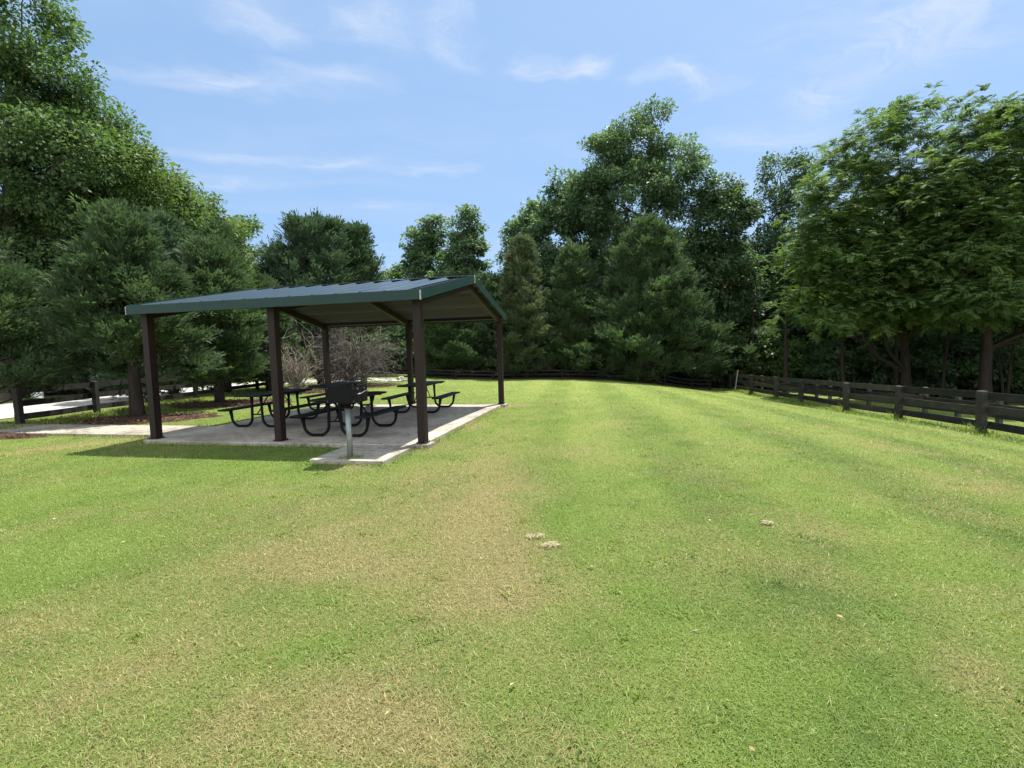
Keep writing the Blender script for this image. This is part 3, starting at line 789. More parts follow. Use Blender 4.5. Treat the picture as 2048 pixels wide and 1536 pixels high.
for y in (-bd*.6, bd*.45):
    mb.tube([(bx + .002, y, zt_ - .055), (bx + .010, y, zt_ - .055)], .014, 8)
mb.build('handle', M_STEEL, gr)
M_SLOT = simple('dark_slot', (.003,.003,.003), (.006,.006,.006))
for y in (-bd*.6, bd*.45):
    mb = MB()
    for k in range(3):
        z = zt_ - .16 - k*.035; mb.box((bx + .0005, y - .012, z), (bx + .003, y + .014, z + .016))
    mb.box((bx + .0005, y + .014, zt_ - .24), (bx + .003, y + .024, zt_ - .14))
    mb.build('height_slot', M_SLOT, fb)

# ------------------------------------------------------------------ fences
def fence(name, pts, h, rails, bh, pw, mat, label, side=1, pmat=None, group='dark board fences round the lawn', ext=0.0, jit=.02, postlist=None):
    """pts = ground points of posts; rails = heights of board tops above the ground"""
    root = empty(name, tuple(pts[0])); tag(root, label, 'fence', group); o = np.array(pts[0], float)
    rr = random.Random(len(label))
    for i, p in enumerate(pts):
        p = np.array(p, float) - o; lean = (rr.uniform(-jit, jit), rr.uniform(-jit, jit)); hh = h + rr.uniform(-.015, .025)
        mb = MB(); a = pw / 2
        v = [(p[0]+sx*a, p[1]+sy*a, p[2]-.3) for sx, sy in ((-1,-1),(1,-1),(1,1),(-1,1))]
        v += [(p[0]+sx*a+lean[0], p[1]+sy*a+lean[1], p[2]+hh-.025) for sx, sy in ((-1,-1),(1,-1),(1,1),(-1,1))]
        v += [(p[0]+sx*a*.72+lean[0], p[1]+sy*a*.72+lean[1], p[2]+hh) for sx, sy in ((-1,-1),(1,-1),(1,1),(-1,1))]
        f = [(8,9,10,11)]
        for r in range(2):
            for k in range(4): j = (k+1) % 4; f.append((r*4+k, r*4+j, r*4+4+j, r*4+4+k))
        mb.add(v, f); mb.build('post', pmat or mat, root)
    for i in range(len(pts) - 1):
        a = np.array(pts[i], float) - o; b = np.array(pts[i+1], float) - o; d = b - a; d2 = np.array([d[0], d[1], 0]); d2 /= np.linalg.norm(d2)
        nr = np.array([d2[1], -d2[0], 0]) * side
        for k, rz_ in enumerate(rails):
            off = nr * (pw / 2 + .014); s0 = rr.uniform(-.022, .022); s1 = rr.uniform(-.022, .022)
            p0 = a + off + np.array([0, 0, rz_ - bh/2 + s0]) - d2 * (.0 if i else .06) + d2*.002; p1 = b + off + np.array([0, 0, rz_ - bh/2 + s1]) - d2*.002
            if i == len(pts) - 2: p1 = p1 + d2 * .06
            mid = (p0 + p1) / 2 + np.array([0, 0, rr.uniform(-.015, .006)])
            mb = MB()
            mb.obox(p0, mid, .026, bh); mb.obox(mid, p1, .026, bh)
            mb.build('rail', mat, root)
    return root
# right fence (posts follow the slope)
RF = [(12.40, 9.3), (12.72, 12.66), (13.29, 16.06), (13.62, 19.2), (14.15, 22.6), (14.42, 25.4), (14.7, 28.4), (15.75, 33.6)]
RF = [(12.35, 9.2)] + [tuple(gpt(X, d)[:2]) for X, d in ((1962, 12.66), (1797, 16.0), (1692, 19.0), (1601.5, 22.9), (1552.5, 25.6), (1503, 28.8), (1460, 33.2))]
RFP = [(x, y, gzf(x, y)) for x, y in RF]
fence('board_fence', RFP, 1.22, (1.20, .80, .40), .20, .17, M_FENCE, 'long dark three board fence running down the right side of the lawn', side=1)
BF = [(x + 2.6, y + .6) for x, y in RF]
BF2 = []
for i in range(len(BF) - 1):
    BF2 += [BF[i], ((BF[i][0] + BF[i+1][0]) / 2, (BF[i][1] + BF[i+1][1]) / 2)]
BF2.append(BF[-1])
fence('board_fence', [(x, y, gzf(x, y)) for x, y in BF2], 1.12, (1.10, .78, .46, .16), .14, .13, M_FENCE, 'weathered grey posted board fence standing behind the right fence', side=-1, pmat=M_FENCEG)
LF = [(-13.18 + .03 * i, 12.5 + 2.3 * i) for i in range(8)]
fence('board_fence', [(x, y, gzf(x, y)) for x, y in LF], 1.04, (1.01, .69, .33), .165, .13, M_FENCE, 'dark three board fence between the left cedars and the gravel road', side=-1)
FF = [tuple(gpt(X, 33.6)[:2]) for X in (630, 700, 772, 843, 912, 985, 1055, 1125, 1195, 1265, 1330, 1384, 1420)]
M_FENCE_SHADE = m_fence('shade_toned_fence', (.006, .006, .006), (.020, .018, .017), (.04, .045, .03))  # deep shade under the cedars put into the board colour
fence('board_fence', [(x, y, gzf(x, y) - (.0 if x > 8 else .05)) for x, y in FF], .74, (.72, .46, .20), .11, .12, M_FENCE_SHADE, 'low dark board fence at the far end of the lawn under the cedars', side=1)

# leaning stake beside the end of the right fence
p = gpt(1469, 31.5); tp = at(1475.5, 742, 31.5)
mb = MB(); mb.obox((0, 0, -.2), tuple(tp - p), .05, .06, (1, 0, 0)); st = mb.build('stake', M_STAKE, None, tuple(p)); tag(st, 'thin grey stake leaning beside the far end of the right fence', 'stake')
mb = MB(); q = tp - p; mb.box((q[0]-.05, q[1]-.05, q[2]-.02), (q[0]+.05, q[1]+.05, q[2]+.05), .01); mb.build('cap', M_RED, st)
# pale board across the road, seen between the fence rails
p = gpt(74, 20.5); wb = empty('sign_board', tuple(p), -.5); tag(wb, 'low white board on short legs across the gravel road behind the left fence', 'board')
mb = MB(); mb.box((-.55, -.03, .16), (.55, .03, .52), .008); mb.build('panel', M_WHITE, wb)
for sx in (-.5, .5): mb = MB(); mb.box((sx-.04, .032, -.1), (sx+.04, .08, .50)); mb.build('leg', M_STAKE, wb)

# pale boulder at the end of the gravel
def boulder(X, d, s, label, seed):
    p = gpt(X, d); rng = np.random.default_rng(seed); mb = MB()
    nu, nv = 14, 9; v = []; f = []
    dirs = rdir(rng, 9); amp = rng.uniform(.05, .22, 9)
    for j in range(nv + 1):
        for i in range(nu):
            a = 2*PI*i/nu; b = PI*j/nv - PI/2; q = np.array([math.cos(a)*math.cos(b), math.sin(a)*math.cos(b), math.sin(b)])
            r = 1 - sum(am * max(0, q @ dr - .35) for am, dr in zip(amp * 3, dirs))
            v.append(q * r * np.array(s) + np.array([0, 0, s[2]*.55]))
    for j in range(nv):
        for i in range(nu): k = (i+1) % nu; f.append((j*nu+i, j*nu+k, (j+1)*nu+k, (j+1)*nu+i))
    mb.add(v, f); o = mb.build('boulder', M_ROCK, None, tuple(p), .4); tag(o, label, 'boulder', 'pale rocks where the gravel ends'); return o
boulder(801, 29.0, (.33, .28, .30), 'upright pale rock standing where the gravel strip ends', 4)
boulder(789, 28.8, (.42, .22, .10), 'flat pale rock lying left of the upright rock at the gravel end', 9)

# ------------------------------------------------------------------ trees
TC = (1.12, 1.28, .62)
LM = {
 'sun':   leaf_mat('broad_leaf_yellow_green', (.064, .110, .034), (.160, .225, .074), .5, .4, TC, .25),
 'mid':   leaf_mat('broad_leaf_green', (.054, .102, .040), (.138, .205, .080), .5, .4, TC, .25),
 'cool':  leaf_mat('broad_leaf_blue_green', (.070, .122, .070), (.165, .235, .130), .5, .4, TC, .25),
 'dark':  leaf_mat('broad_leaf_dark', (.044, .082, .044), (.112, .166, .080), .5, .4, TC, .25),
 'cedar': leaf_mat('cedar_spray', (.036, .068, .036), (.118, .168, .076), .65, .32, (1.05, 1.2, .8), .2),
 'cedarb':leaf_mat('cedar_spray_bluish', (.035, .067, .042), (.110, .160, .090), .65, .32, (1.05, 1.2, .8), .2),
 'brown': leaf_mat('cedar_spray_browned', (.052, .082, .046), (.145, .178, .092), .65, .28, (1.1, 1.15, .8), .2),
 'sumac': leaf_mat('pinnate_leaflet', (.056, .106, .036), (.172, .245, .080), .6, .45, (1.15, 1.25, .6), .18),
}
def put(name, V, f, rnd, cl, mat, parent): return link(name, np_mesh(name, V, [f], {'rnd': rnd, 'cl': cl}), mat, parent)
def limbs(mb, rng, base, top, r0, ends, n=9):
    """tapered wandering trunk plus limbs that run out to the given points"""
    base = np.array(base, float); top = np.array(top, float)
    pts = []; k = 9; wob = rng.normal(0, .05, (k, 2)) * np.linalg.norm(top - base) * .25
    wob[0] = 0
    for i in range(k):
        t_ = i / (k - 1); p = base + (top - base) * t_; p[:2] += wob[i] * t_ * .6; pts.append(p)
    rad = [r0 * (1.35 if i == 0 else (1 - .82 * i / (k - 1))) for i in range(k)]
    mb.tube([pts[0] - np.array([0, 0, .3])] + pts, [rad[0] * 1.15] + rad, n)
    P = np.array(pts)
    for e in ends:
        e = np.array(e, float); hz = np.clip((e[2] - np.linalg.norm(e[:2] - P[0, :2]) * .55), P[1, 2], P[-2, 2])
        i = int(np.argmin(abs(P[:, 2] - hz))); s = P[i]; r = max(rad[i] * .5, .02)
        m1 = s + (e - s) * .35 + np.array([rng.normal(0, .12), rng.normal(0, .12), -.05]) * np.linalg.norm(e - s) * .3
        m2 = s + (e - s) * .7 + np.array([rng.normal(0, .1), rng.normal(0, .1), .06]) * np.linalg.norm(e - s) * .3
        mb.tube([s, m1, m2, e], [r, r * .7, r * .42, .012], 6, False)
    return P
def broad(base, lobes, seed, mat, label, r0=.22, leaf=(.26, .15), nclump=150, per=85, cr=.75, cat='tree', name='broadleaf_tree', bmat=None, group='broadleaf trees round the lawn', fl=.62, droop=.35, inner=.5, trunk_top=None):
    """crown of leaf clumps spread through ellipsoid lobes [(centre, radii)] (world coordinates)"""
    rng = np.random.default_rng(seed); base = np.array(base, float)
    root = empty(name, tuple(base)); tag(root, label, cat, group)
    vol = np.array([r[0]*r[1] + r[1]*r[2] + r[0]*r[2] for _, r in lobes]); share = vol / vol.sum()
    C = []; A = []
    for (c, r), sh in zip(lobes, share):
        n = max(4, int(nclump * 1.45 * sh)); d = rdir(rng, n)
        d[:, 2] = np.where(rng.random(n) < .3, abs(d[:, 2]), d[:, 2])
        rr = inner + (1 - inner) * rng.random(n) ** .55
        rr *= 1 + rng.normal(0, .07, n)
        C.append(np.array(c) + d * rr[:, None] * np.array(r)); A.append(d)
    C = np.concatenate(C); A = np.concatenate(A); k = C[:, 2] > base[2] + .3; C = C[k]; A = A[k]; n = len(C)
    R_ = cr * rng.uniform(.6, 1.3, n)
    m = np.maximum(8, (per * 1.42 * (R_ / cr) ** 2).astype(int)); idx = np.repeat(np.arange(n), m); N = len(idx)
    o = rdir(rng, N) * (rng.random(N) ** .45)[:, None]; o[:, 2] *= fl
    P = C[idx] + o * R_[idx][:, None]
    d = unit(o * .8 + A[idx] * .5 + rdir(rng, N) * .75 + np.array([0, 0, -droop]))
    nn = unit(rdir(rng, N) * .65 + np.array([0, 0, 1.0]) + A[idx] * .25)
    s = np.exp(rng.normal(-.04, .33, N))
    V, f = diamonds(P - base, d, nn, .80 * leaf[0] * s, .80 * leaf[1] * s)
    cl = rng.random(n)[idx]
    put('crown', V, f, np.repeat(rng.random(N), 4), np.repeat(cl, 4), LM[mat], root)
    mb = MB(); topc = max(lobes, key=lambda q: q[0][2]); tt = np.array(trunk_top if trunk_top is not None else topc[0], float)
    ends = [C[i] for i in rng.choice(n, min(n, 26), replace=False)]
    limbs(mb, rng, np.zeros(3), tt - base, r0, [e - base for e in ends]); mb.build('trunk', bmat or M_BARK, root)
    return root
def lobe(X, Y, d, rx, ry, rz_=None):
    """ellipsoid at picture point X, Y and depth d, radii given as seen (pixels) and depth radius = rx"""
    k = d / F; c = at(X, Y, d); return (c, (rx * k, (rx * .85 if rz_ is None else rz_) * k, ry * k))

def cedar(X, d, ytop, halfw, seed, mat, label, prof='cone', nb=170, per=9, nd=15, leaf=(.26, .06), bare=0.08, r0=.16, lean=(0, 0), low=.03, group='red cedars round the lawn', base=None, second=None):
    rng = np.random.default_rng(seed); b = gpt(X, d) if base is None else np.array(base, float)
    H = zat(X, ytop, b[1]) - b[2]; R = halfw * b[1] / F
    root = empty('cedar_tree', tuple(b)); tag(root, label, 'tree', group)
    tops = [(np.zeros(2), H, R, 1.0)]
    if second: tops = [(np.zeros(2), H, R, .6)] + [(np.array(q[0]), H * q[1], R * q[2], .4 / len(second)) for q in second]
    PP, DD, NN, CLN, LS = [], [], [], [], []; mb = MB()
    for ti, (off, h_, r_, sh) in enumerate(tops):
        n = int(nb * sh)
        t_ = np.sort(rng.random(n) ** .85) * (1 - low - .01) + low
        if prof == 'cone': pr = np.where(t_ < .16, .62 + 2.4 * t_, 1) * (1.04 - t_) ** .80 * 1.12
        elif prof == 'round': pr = np.sqrt(np.clip(1 - ((t_ - .40) / .63) ** 2, .02, 1))
        else: pr = np.where(t_ < .3, .75 + .8 * t_, 1.0) * np.clip(1.03 - t_, 0, 1) ** .55 * 1.08
        az = rng.random(n) * 2 * PI; ln = r_ * pr * rng.uniform(.62, 1.16, n) * (1 + .16 * np.sin(az * 2 + seed) + .1 * np.sin(az * 3 + 2 * seed)) + .10
        ln *= np.where(rng.random(n) < .14, rng.uniform(1.1, 1.32, n), 1)
        el = np.radians(rng.uniform(-6, 22, n) + 38 * t_)
        axis_ = np.zeros((n, 3)); axis_[:, 0] = off[0] * np.minimum(1, t_ * 2.2) + lean[0] * t_; axis_[:, 1] = off[1] * np.minimum(1, t_ * 2.2) + lean[1] * t_; axis_[:, 2] = t_ * h_
        start = axis_ - np.stack([np.zeros(n), np.zeros(n), np.minimum(ln * np.sin(el) * .8, t_ * h_ * .8)], 1)
        dirb = np.stack([np.cos(az) * np.cos(el), np.sin(az) * np.cos(el), np.sin(el)], 1)
        for i in rng.choice(n, min(n, 46), replace=False):
            e = start[i] + dirb[i] * ln[i] * .92; mdl = start[i] + dirb[i] * ln[i] * .5 + np.array([0, 0, -.05 * ln[i]])
            mb.tube([start[i], mdl, e], [.03 * (1.2 - t_[i]), .02, .006], 5, False)
        # each bough carries a few separate tufts, each tuft made of sprays
        nl_ = np.maximum(2, np.round(4.4 * (ln / (r_ + .01)) ** .7 + .6).astype(int)); bi = np.repeat(np.arange(n), nl_); T_ = len(bi)
        s = bare * 3 + (1 - bare * 3) * rng.random(T_) ** .62
        first = np.r_[True, bi[1:] != bi[:-1]]; s = np.where(first, .97, s)
        sideb = unit(np.cross(dirb[bi], [0, 0, 1.0]))
        wv = rng.normal(0, .24, T_) * ln[bi] * (1.1 - .75 * s)
        tc = start[bi] + dirb[bi] * (ln[bi] * s)[:, None] + sideb * wv[:, None] + np.array([0, 0, 1.0]) * (rng.normal(0, .05, T_) * ln[bi] - .12 * s * (1 - s) * ln[bi])[:, None]
        tax = unit(dirb[bi] * .9 + sideb * (wv / (abs(wv) + .15 * ln[bi]))[:, None] * .6 + np.array([0, 0, .35]) + rdir(rng, T_) * .2)
        tr_ = (.055 * r_ + .10) * rng.uniform(.7, 1.35, T_)
        kk_ = np.maximum(3, (per * 1.05 * rng.uniform(.7, 1.3, T_)).astype(int)); idx = np.repeat(np.arange(T_), kk_); N = len(idx)
        q_ = rng.normal(0, 1, (N, 3)); q_[:, 2] *= .55
        c = tc[idx] + q_ * (tr_[idx] * .62)[:, None]; ax = unit(tax[idx] + q_ * .33 + np.array([0, 0, .12]))
        tuft = rng.random(T_)[idx]
        sc = rng.uniform(.75, 1.35, N)
        m = nd; j = np.repeat(np.arange(N), m); q = np.tile(np.arange(m) / (m - 1), N)
        # flat feathery plumes: needles fan out in the plane of each spray
        sv = unit(np.cross(ax, np.array([0, 0, 1.0]) + rng.normal(0, .45, (N, 3)))); pn = unit(np.cross(sv, ax)); pn *= np.sign(pn[:, 2:3] + 1e-6)
        lat = rng.normal(0, .62, N * m); spr = rng.normal(0, 1, (N * m, 3))
        dv = unit(ax[j] * (.75 + .5 * q)[:, None] + sv[j] * lat[:, None] * (1.15 - .5 * q)[:, None] + spr * .16)
        pos = c[j] + ax[j] * (q * leaf[0] * 2.0 * sc[j])[:, None] + sv[j] * (lat * leaf[0] * .55)[:, None] + spr * .04 * leaf[0]
        PP.append(pos); DD.append(dv); NN.append(unit(pn[j] + rdir(rng, N * m) * .38)); CLN.append((tuft * .75 + rng.random(N) * .25)[j]); LS.append(leaf[0] * sc[j] * rng.uniform(.55, 1.2, N * m))
    P = np.concatenate(PP); kk = P[:, 2] > .12; P = P[kk]; Dv = np.concatenate(DD)[kk]; Nv = np.concatenate(NN)[kk]; Cv = np.concatenate(CLN)[kk]; Lv = np.concatenate(LS)[kk]
    V, f = diamonds(P, Dv, Nv, Lv, Lv * leaf[1] / leaf[0], .1)
    put('crown', V, f, np.repeat(rng.random(len(P)), 4), np.repeat(Cv, 4), LM[mat], root)
    for (off, h_, r_, sh) in tops:
        mb.tube([(0, 0, -.3), (0, 0, .25), (off[0]*.5 + lean[0]*.25, off[1]*.5 + lean[1]*.25, h_*.25), (off[0] + lean[0]*.6, off[1] + lean[1]*.6, h_*.6), (off[0] + lean[0], off[1] + lean[1], h_*.97)], [r0*1.5, r0*1.1, r0*.8, r0*.4, .01], 9)
    mb.build('trunk', M_BARKD, root)
    return root

def twig_bush(X, d, ytop, halfw, seed, label, n0=46, mat=None, group='dead brush behind the pavilion', thick=.018, up=.5, droop=.05, kids=(5, 4)):
    rng = np.random.default_rng(seed); b = gpt(X, d); H = zat(X, ytop, d) - b[2]; R = halfw * d / F
    mb = MB()
    def grow(p, dr, L, r, lev):
        pts = [p]; q = p.copy(); dd = dr.copy(); k = 4
        for i in range(k):
            dd = unit(dd + rng.normal(0, .16, 3) + np.array([0, 0, droop if lev == 0 else droop * 1.6])); q = q + dd * L / k; pts.append(q.copy())
        mb.tube(pts, [r * (1 - .8 * i / k) for i in range(k + 1)], 3 if lev else 4, False)
        if lev < 2:
            for i in range(kids[0] if lev == 0 else kids[1]):
                s = pts[rng.integers(1, k + 1)]; grow(s, unit(dd + rng.normal(0, .55, 3)), L * rng.uniform(.3, .55), r * .5, lev + 1)
    for i in range(n0):
        a = rng.random() * 2 * PI; e = rng.uniform(.02, 1.25) * up * 1.6
        dr = np.array([math.cos(a) * math.cos(e) * R, math.sin(a) * math.cos(e) * R, math.sin(e) * H]); L = np.linalg.norm(dr) * rng.uniform(.55, .9)
        grow(np.array([rng.normal(0, .06), rng.normal(0, .06), rng.uniform(0, H * .25)]), unit(dr), L, thick, 0)
    o = mb.build('dead_bush', mat or M_DEAD, None, tuple(b)); tag(o, label, 'dead bush', group); return o

def fronds(root, tips, axes, rng, mat, L=(.40, .66), nf=9, nl=9, lw=.052, ll=.13, base=np.zeros(3)):
    """rosettes of feather-like compound leaves at twig tips"""
    n = len(tips); j = np.repeat(np.arange(n), nf); N = len(j)
    az = rng.random(N) * 2 * PI; e = np.radians(rng.uniform(-12, 55, N))
    d = unit(np.stack([np.cos(az) * np.cos(e), np.sin(az) * np.cos(e), np.sin(e)], 1) + axes[j] * .55)
    Lf = rng.uniform(L[0], L[1], N); side = unit(np.cross(d, [0, 0, 1.0]) + rng.normal(0, .05, (N, 3))); c0 = tips[j] + rdir(rng, N) * .08
    cl = rng.random(n)[j] * .7 + rng.random(N) * .3
    PP, DD, NN, LL, CC_ = [], [], [], [], []
    for k in range(nl):
        s = .18 + .82 * k / (nl - 1)
        p = c0 + d * (Lf * s)[:, None] + np.array([0, 0, -1.0]) * (Lf * .42 * s * s)[:, None]
        tang = unit(d + np.array([0, 0, -1.0]) * (1.1 * s))
        nrm = unit(np.cross(side, tang)); nrm *= np.sign(nrm[:, 2:3] + 1e-6)
        for sg in (-1, 1):
            PP.append(p); DD.append(unit(side * sg * .95 + tang * .45 + np.array([0, 0, -.22]) + rng.normal(0, .08, (N, 3)))); NN.append(nrm)
            LL.append(Lf / .57 * ll * (1.1 - .5 * abs(s - .5)) * rng.uniform(.85, 1.15, N)); CC_.append(cl)
    P = np.concatenate(PP); V, f = diamonds(P - base, np.concatenate(DD), np.concatenate(NN), np.concatenate(LL), np.concatenate(LL) * lw / ll, .08)
    put('crown', V, f, np.repeat(rng.random(len(P)), 4), np.repeat(np.concatenate(CC_), 4), LM[mat], root)
def sumac(base, lobes, seed, label, r0=.16, ntip=520, trunk_top=None, nf=8, group='feather leaved trees behind the right fence', forks=1):
    rng = np.random.default_rng(seed); base = np.array(base, float); root = empty('feather_leaf_tree', tuple(base)); tag(root, label, 'tree', group)
    vol = np.array([r[0]*r[1] + r[1]*r[2] + r[0]*r[2] for _, r in lobes]); share = vol / vol.sum(); C = []; A = []
    for (c, r), sh in zip(lobes, share):
        n = int(ntip * 2.8 * sh); d = rdir(rng, n); rr = .42 + .58 * rng.random(n) ** .6
        k = np.repeat(np.arange(max(3, n // 10)), 10); rk = rng.normal(0, 1, (len(k), 3)) * np.array([.55, .55, .36])
        C.append(np.array(c) + (d * rr[:, None] * np.array(r))[k] + rk); A.append(unit(d[k] + rk * .8))
    C = np.concatenate(C); A = np.concatenate(A)
    fronds(root, C, unit(A + np.array([0, 0, .25])), rng, 'sumac', nf=nf, base=base)
    mb = MB(); tt = np.array(trunk_top, float)
    limbs(mb, rng, np.zeros(3), tt - base, r0, [C[i] - base for i in rng.choice(len(C), 60, replace=False)], 10)
    mb.build('trunk', M_BARKD, root); return root

# --- left side: tall broadleaf row beyond the road
G1 = 'tall broadleaf trees beyond the gravel road'
broad(gpt(20, 22.5), [lobe(15, 40, 22.5, 105, 110), lobe(95, 170, 22.5, 82, 85), lobe(-80, 200, 22.5, 130, 190), lobe(60, 330, 22.5, 150, 130), lobe(20, 500, 22.5, 150, 120)], 101, 'mid',
      'tallest broadleaf tree, cut by the left edge and top of the photo', .34, (.19, .115), 380, 125, .8, group=G1)
broad(gpt(190, 25.5), [lobe(190, 262, 25.5, 62, 62), lobe(235, 350, 25.5, 80, 80), lobe(130, 330, 25.5, 90, 100), lobe(200, 470, 25.5, 125, 110), lobe(180, 600, 25.5, 110, 90)], 102, 'sun',
      'second broadleaf tree from the left, stepping down beside the tallest one', .3, (.2, .12), 300, 120, .8, group=G1)
broad(gpt(300, 29), [lobe(290, 372, 29, 58, 52), lobe(335, 440, 29, 72, 75), lobe(250, 450, 29, 75, 90), lobe(300, 560, 29, 110, 90)], 103, 'sun',
      'third broadleaf tree in the descending row, yellow green behind the left cedar', .28, (.23, .135), 230, 110, .85, group=G1)
broad(gpt(400, 33), [lobe(400, 425, 33, 42, 42), lobe(420, 490, 33, 68, 62), lobe(360, 500, 33, 70, 80), lobe(410, 590, 33, 90, 80)], 104, 'sun',
      'fourth broadleaf tree in the descending row, with a small round top', .26, (.25, .145), 170, 105, .85, group=G1)
broad(gpt(470, 38), [lobe(483, 475, 38, 32, 32), lobe(470, 540, 38, 50, 55), lobe(440, 610, 38, 60, 60)], 105, 'sun',
      'smallest and last broadleaf tree of the descending row, ending left of open sky', .22, (.33, .19), 100, 75, .8, group=G1)
# --- left cedars
G2 = 'red cedars beside the left fence'
cedar(-62, 12.3, 490, 168, 201, 'cedar', 'bushy cedar at the left edge hanging over the fence end post', 'blunt', 140, 10, 16, (.12, .04), group=G2, low=.27)
cedar(275, 13.6, 425, 140, 202, 'cedar', 'large cedar with dark trunk behind the left front post of the pavilion', 'cone', 170, 10, 17, (.12, .04), .05, .17, group=G2, low=.25)
cedar(350, 20.5, 440, 105, 203, 'cedarb', 'blue green cedar rising behind the left end of the pavilion roof', 'cone', 130, 9, 15, (.16, .05), group=G2)
cedar(440, 17.2, 492, 92, 204, 'cedar', 'cedar on a mulch bed with low twisted trunk behind the left picnic table', 'blunt', 140, 9, 16, (.14, .045), .06, .15, group=G2, low=.15)
cedar(130, 25, 540, 90, 205, 'cedarb', 'dark cedar across the road showing above the left fence boards', 'round', 150, 9, 15, (.19, .06), group=G2)
cedar(540, 22.6, 565, 55, 206, 'cedar', 'small dark cedar behind the fence at the left middle post', 'blunt', 90, 8, 15, (.17, .055), group=G2)
cedar(165, 24.2, 420, 85, 221, 'cedarb', 'slender cedar across the road between the two big left cedars', 'cone', 130, 9, 15, (.18, .058), group=G2, low=.06)
cedar(455, 22.5, 462, 78, 222, 'cedar', 'cedar across the fence rising behind the middle of the roof left half', 'cone', 120, 9, 15, (.17, .055), group=G2, low=.1)
cedar(55, 24.5, 430, 95, 223, 'cedar', 'tall cedar across the road behind the left edge cedar', 'blunt', 140, 9, 15, (.18, .058), group=G2, low=.06)
# --- centre-left
twig_bush(596, 21.0, 640, 52, 301, 'pale bare fan of dead branches beside the middle front post', 62, up=.36, thick=.034, droop=.03, kids=(4, 3))
G3 = 'red cedars behind the pavilion'
cedar(642, 26, 448, 92, 207, 'cedarb', 'broad flat topped cedar standing tallest above the pavilion roof', 'round', 150, 8, 14, (.19, .06), low=.40, second=[((-1.4, .3), .87, .6), ((.9, .2), .98, .6)], group=G3)
cedar(728, 27.5, 462, 60, 208, 'cedarb', 'pointed cedar joined to the right side of the flat topped one', 'cone', 140, 9, 15, (.19, .062), low=.34, group=G3)
twig_bush(705, 24.6, 600, 92, 302, 'wide grey brown thicket of dead twigs under the flat topped cedar', 125, bark('brown_dead_twigs', (.060, .049, .044), (.20, .172, .155)), up=.5, thick=.03, droop=-.07, kids=(6, 4))
twig_bush(665, 24.6, 640, 40, 303, 'narrow brown dead bush between the pale fan and the rear left post', 40, bpy.data.materials['brown_dead_twigs'])
G4 = 'broadleaf trees behind the far fence'
broad(gpt(802, 50), [lobe(798, 560, 50, 30, 28), lobe(795, 620, 50, 50, 50), lobe(790, 690, 50, 60, 60)], 110, 'sun', 'small bright tree glimpsed low between cedar and poplar above the roof', .15, (.38, .22), 110, 60, .8, group=G4)
broad(gpt(848, 45), [lobe(868, 462, 45, 26, 26), lobe(838, 496, 45, 32, 38), lobe(858, 540, 45, 44, 50), lobe(850, 600, 45, 60, 60), lobe(850, 690, 45, 60, 60)], 111, 'cool', 'slim tree with a ragged two tipped crown behind the roof', .2, (.34, .2), 190, 75, .75, group=G4)
broad(gpt(932, 42), [lobe(932, 458, 42, 26, 34), lobe(932, 515, 42, 46, 45), lobe(930, 580, 42, 64, 60), lobe(935, 670, 42, 70, 70)], 112, 'cool', 'pointed oval poplar above the right part of the roof', .22, (.32, .19), 240, 75, .7, group=G4)
broad(gpt(1050, 48), [lobe(1070, 440, 48, 34, 34), lobe(1045, 500, 48, 50, 55), lobe(1060, 600, 48, 70, 80)], 113, 'cool', 'hazy round topped tree at the left foot of the great central tree', .22, (.36, .21), 150, 75, .85, group=G4)
broad(gpt(1140, 44), [lobe(1135, 385, 44, 38, 38), lobe(1165, 440, 44, 62, 55), lobe(1115, 470, 44, 55, 70), lobe(1140, 580, 44, 85, 80)], 114, 'cool', 'shoulder high tree leaning against the left side of the great central tree', .26, (.34, .2), 210, 75, .85, group=G4)
broad(gpt(1290, 41), [lobe(1302, 236, 41, 30, 30), lobe(1262, 305, 41, 62, 60), lobe(1215, 330, 41, 45, 55), lobe(1345, 350, 41, 66, 66), lobe(1265, 420, 41, 105, 90), lobe(1190, 400, 41, 50, 60), lobe(1300, 540, 41, 110, 90)], 115, 'cool',
      'great broad tree, highest in the middle of the tree line', .42, (.27, .16), 400, 100, .85, group=G4)
broad(gpt(1442, 38.5), [lobe(1440, 382, 38.5, 36, 34), lobe(1442, 450, 38.5, 62, 62), lobe(1440, 560, 38.5, 72, 85), lobe(1445, 660, 38.5, 75, 60)], 116, 'dark', 'dark egg shaped tree right of the great central tree', .28, (.28, .17), 260, 80, .75, group=G4)
broad(gpt(1560, 44), [lobe(1560, 350, 44, 48, 38), lobe(1612, 352, 44, 26, 32), lobe(1535, 420, 44, 40, 40), lobe(1595, 430, 44, 45, 45), lobe(1545, 500, 44, 50, 40), lobe(1585, 600, 44, 90, 80)], 117, 'dark', 'thin tall tree with sky showing through its open crown', .26, (.27, .16), 200, 70, .8, group=G4)
# --- cedars along the far fence
G5 = 'red cedars along the far fence'
cedar(905, 36, 575, 62, 211, 'cedar', 'dark cedar seen under the pavilion roof between the two right posts', 'blunt', 150, 9, 15, (.22, .074), group=G5)
cedar(985, 37, 560, 50, 212, 'cedarb', 'narrow cedar directly behind the rear right post', 'blunt', 120, 9, 15, (.22, .074), group=G5)
cedar(1052, 35.5, 486, 66, 213, 'brown', 'brownish pointed cedar right of the rear right post', 'cone', 170, 9, 15, (.22, .074), group=G5)
cedar(1150, 36, 498, 68, 214, 'cedar', 'middle pointed cedar of the far row, between the brownish and the largest', 'cone', 180, 9, 15, (.22, .074), group=G5)
cedar(1298, 34.8, 452, 132, 215, 'cedar', 'largest cone shaped cedar at the far end of the lawn', 'cone', 330, 10, 16, (.22, .074), group=G5)
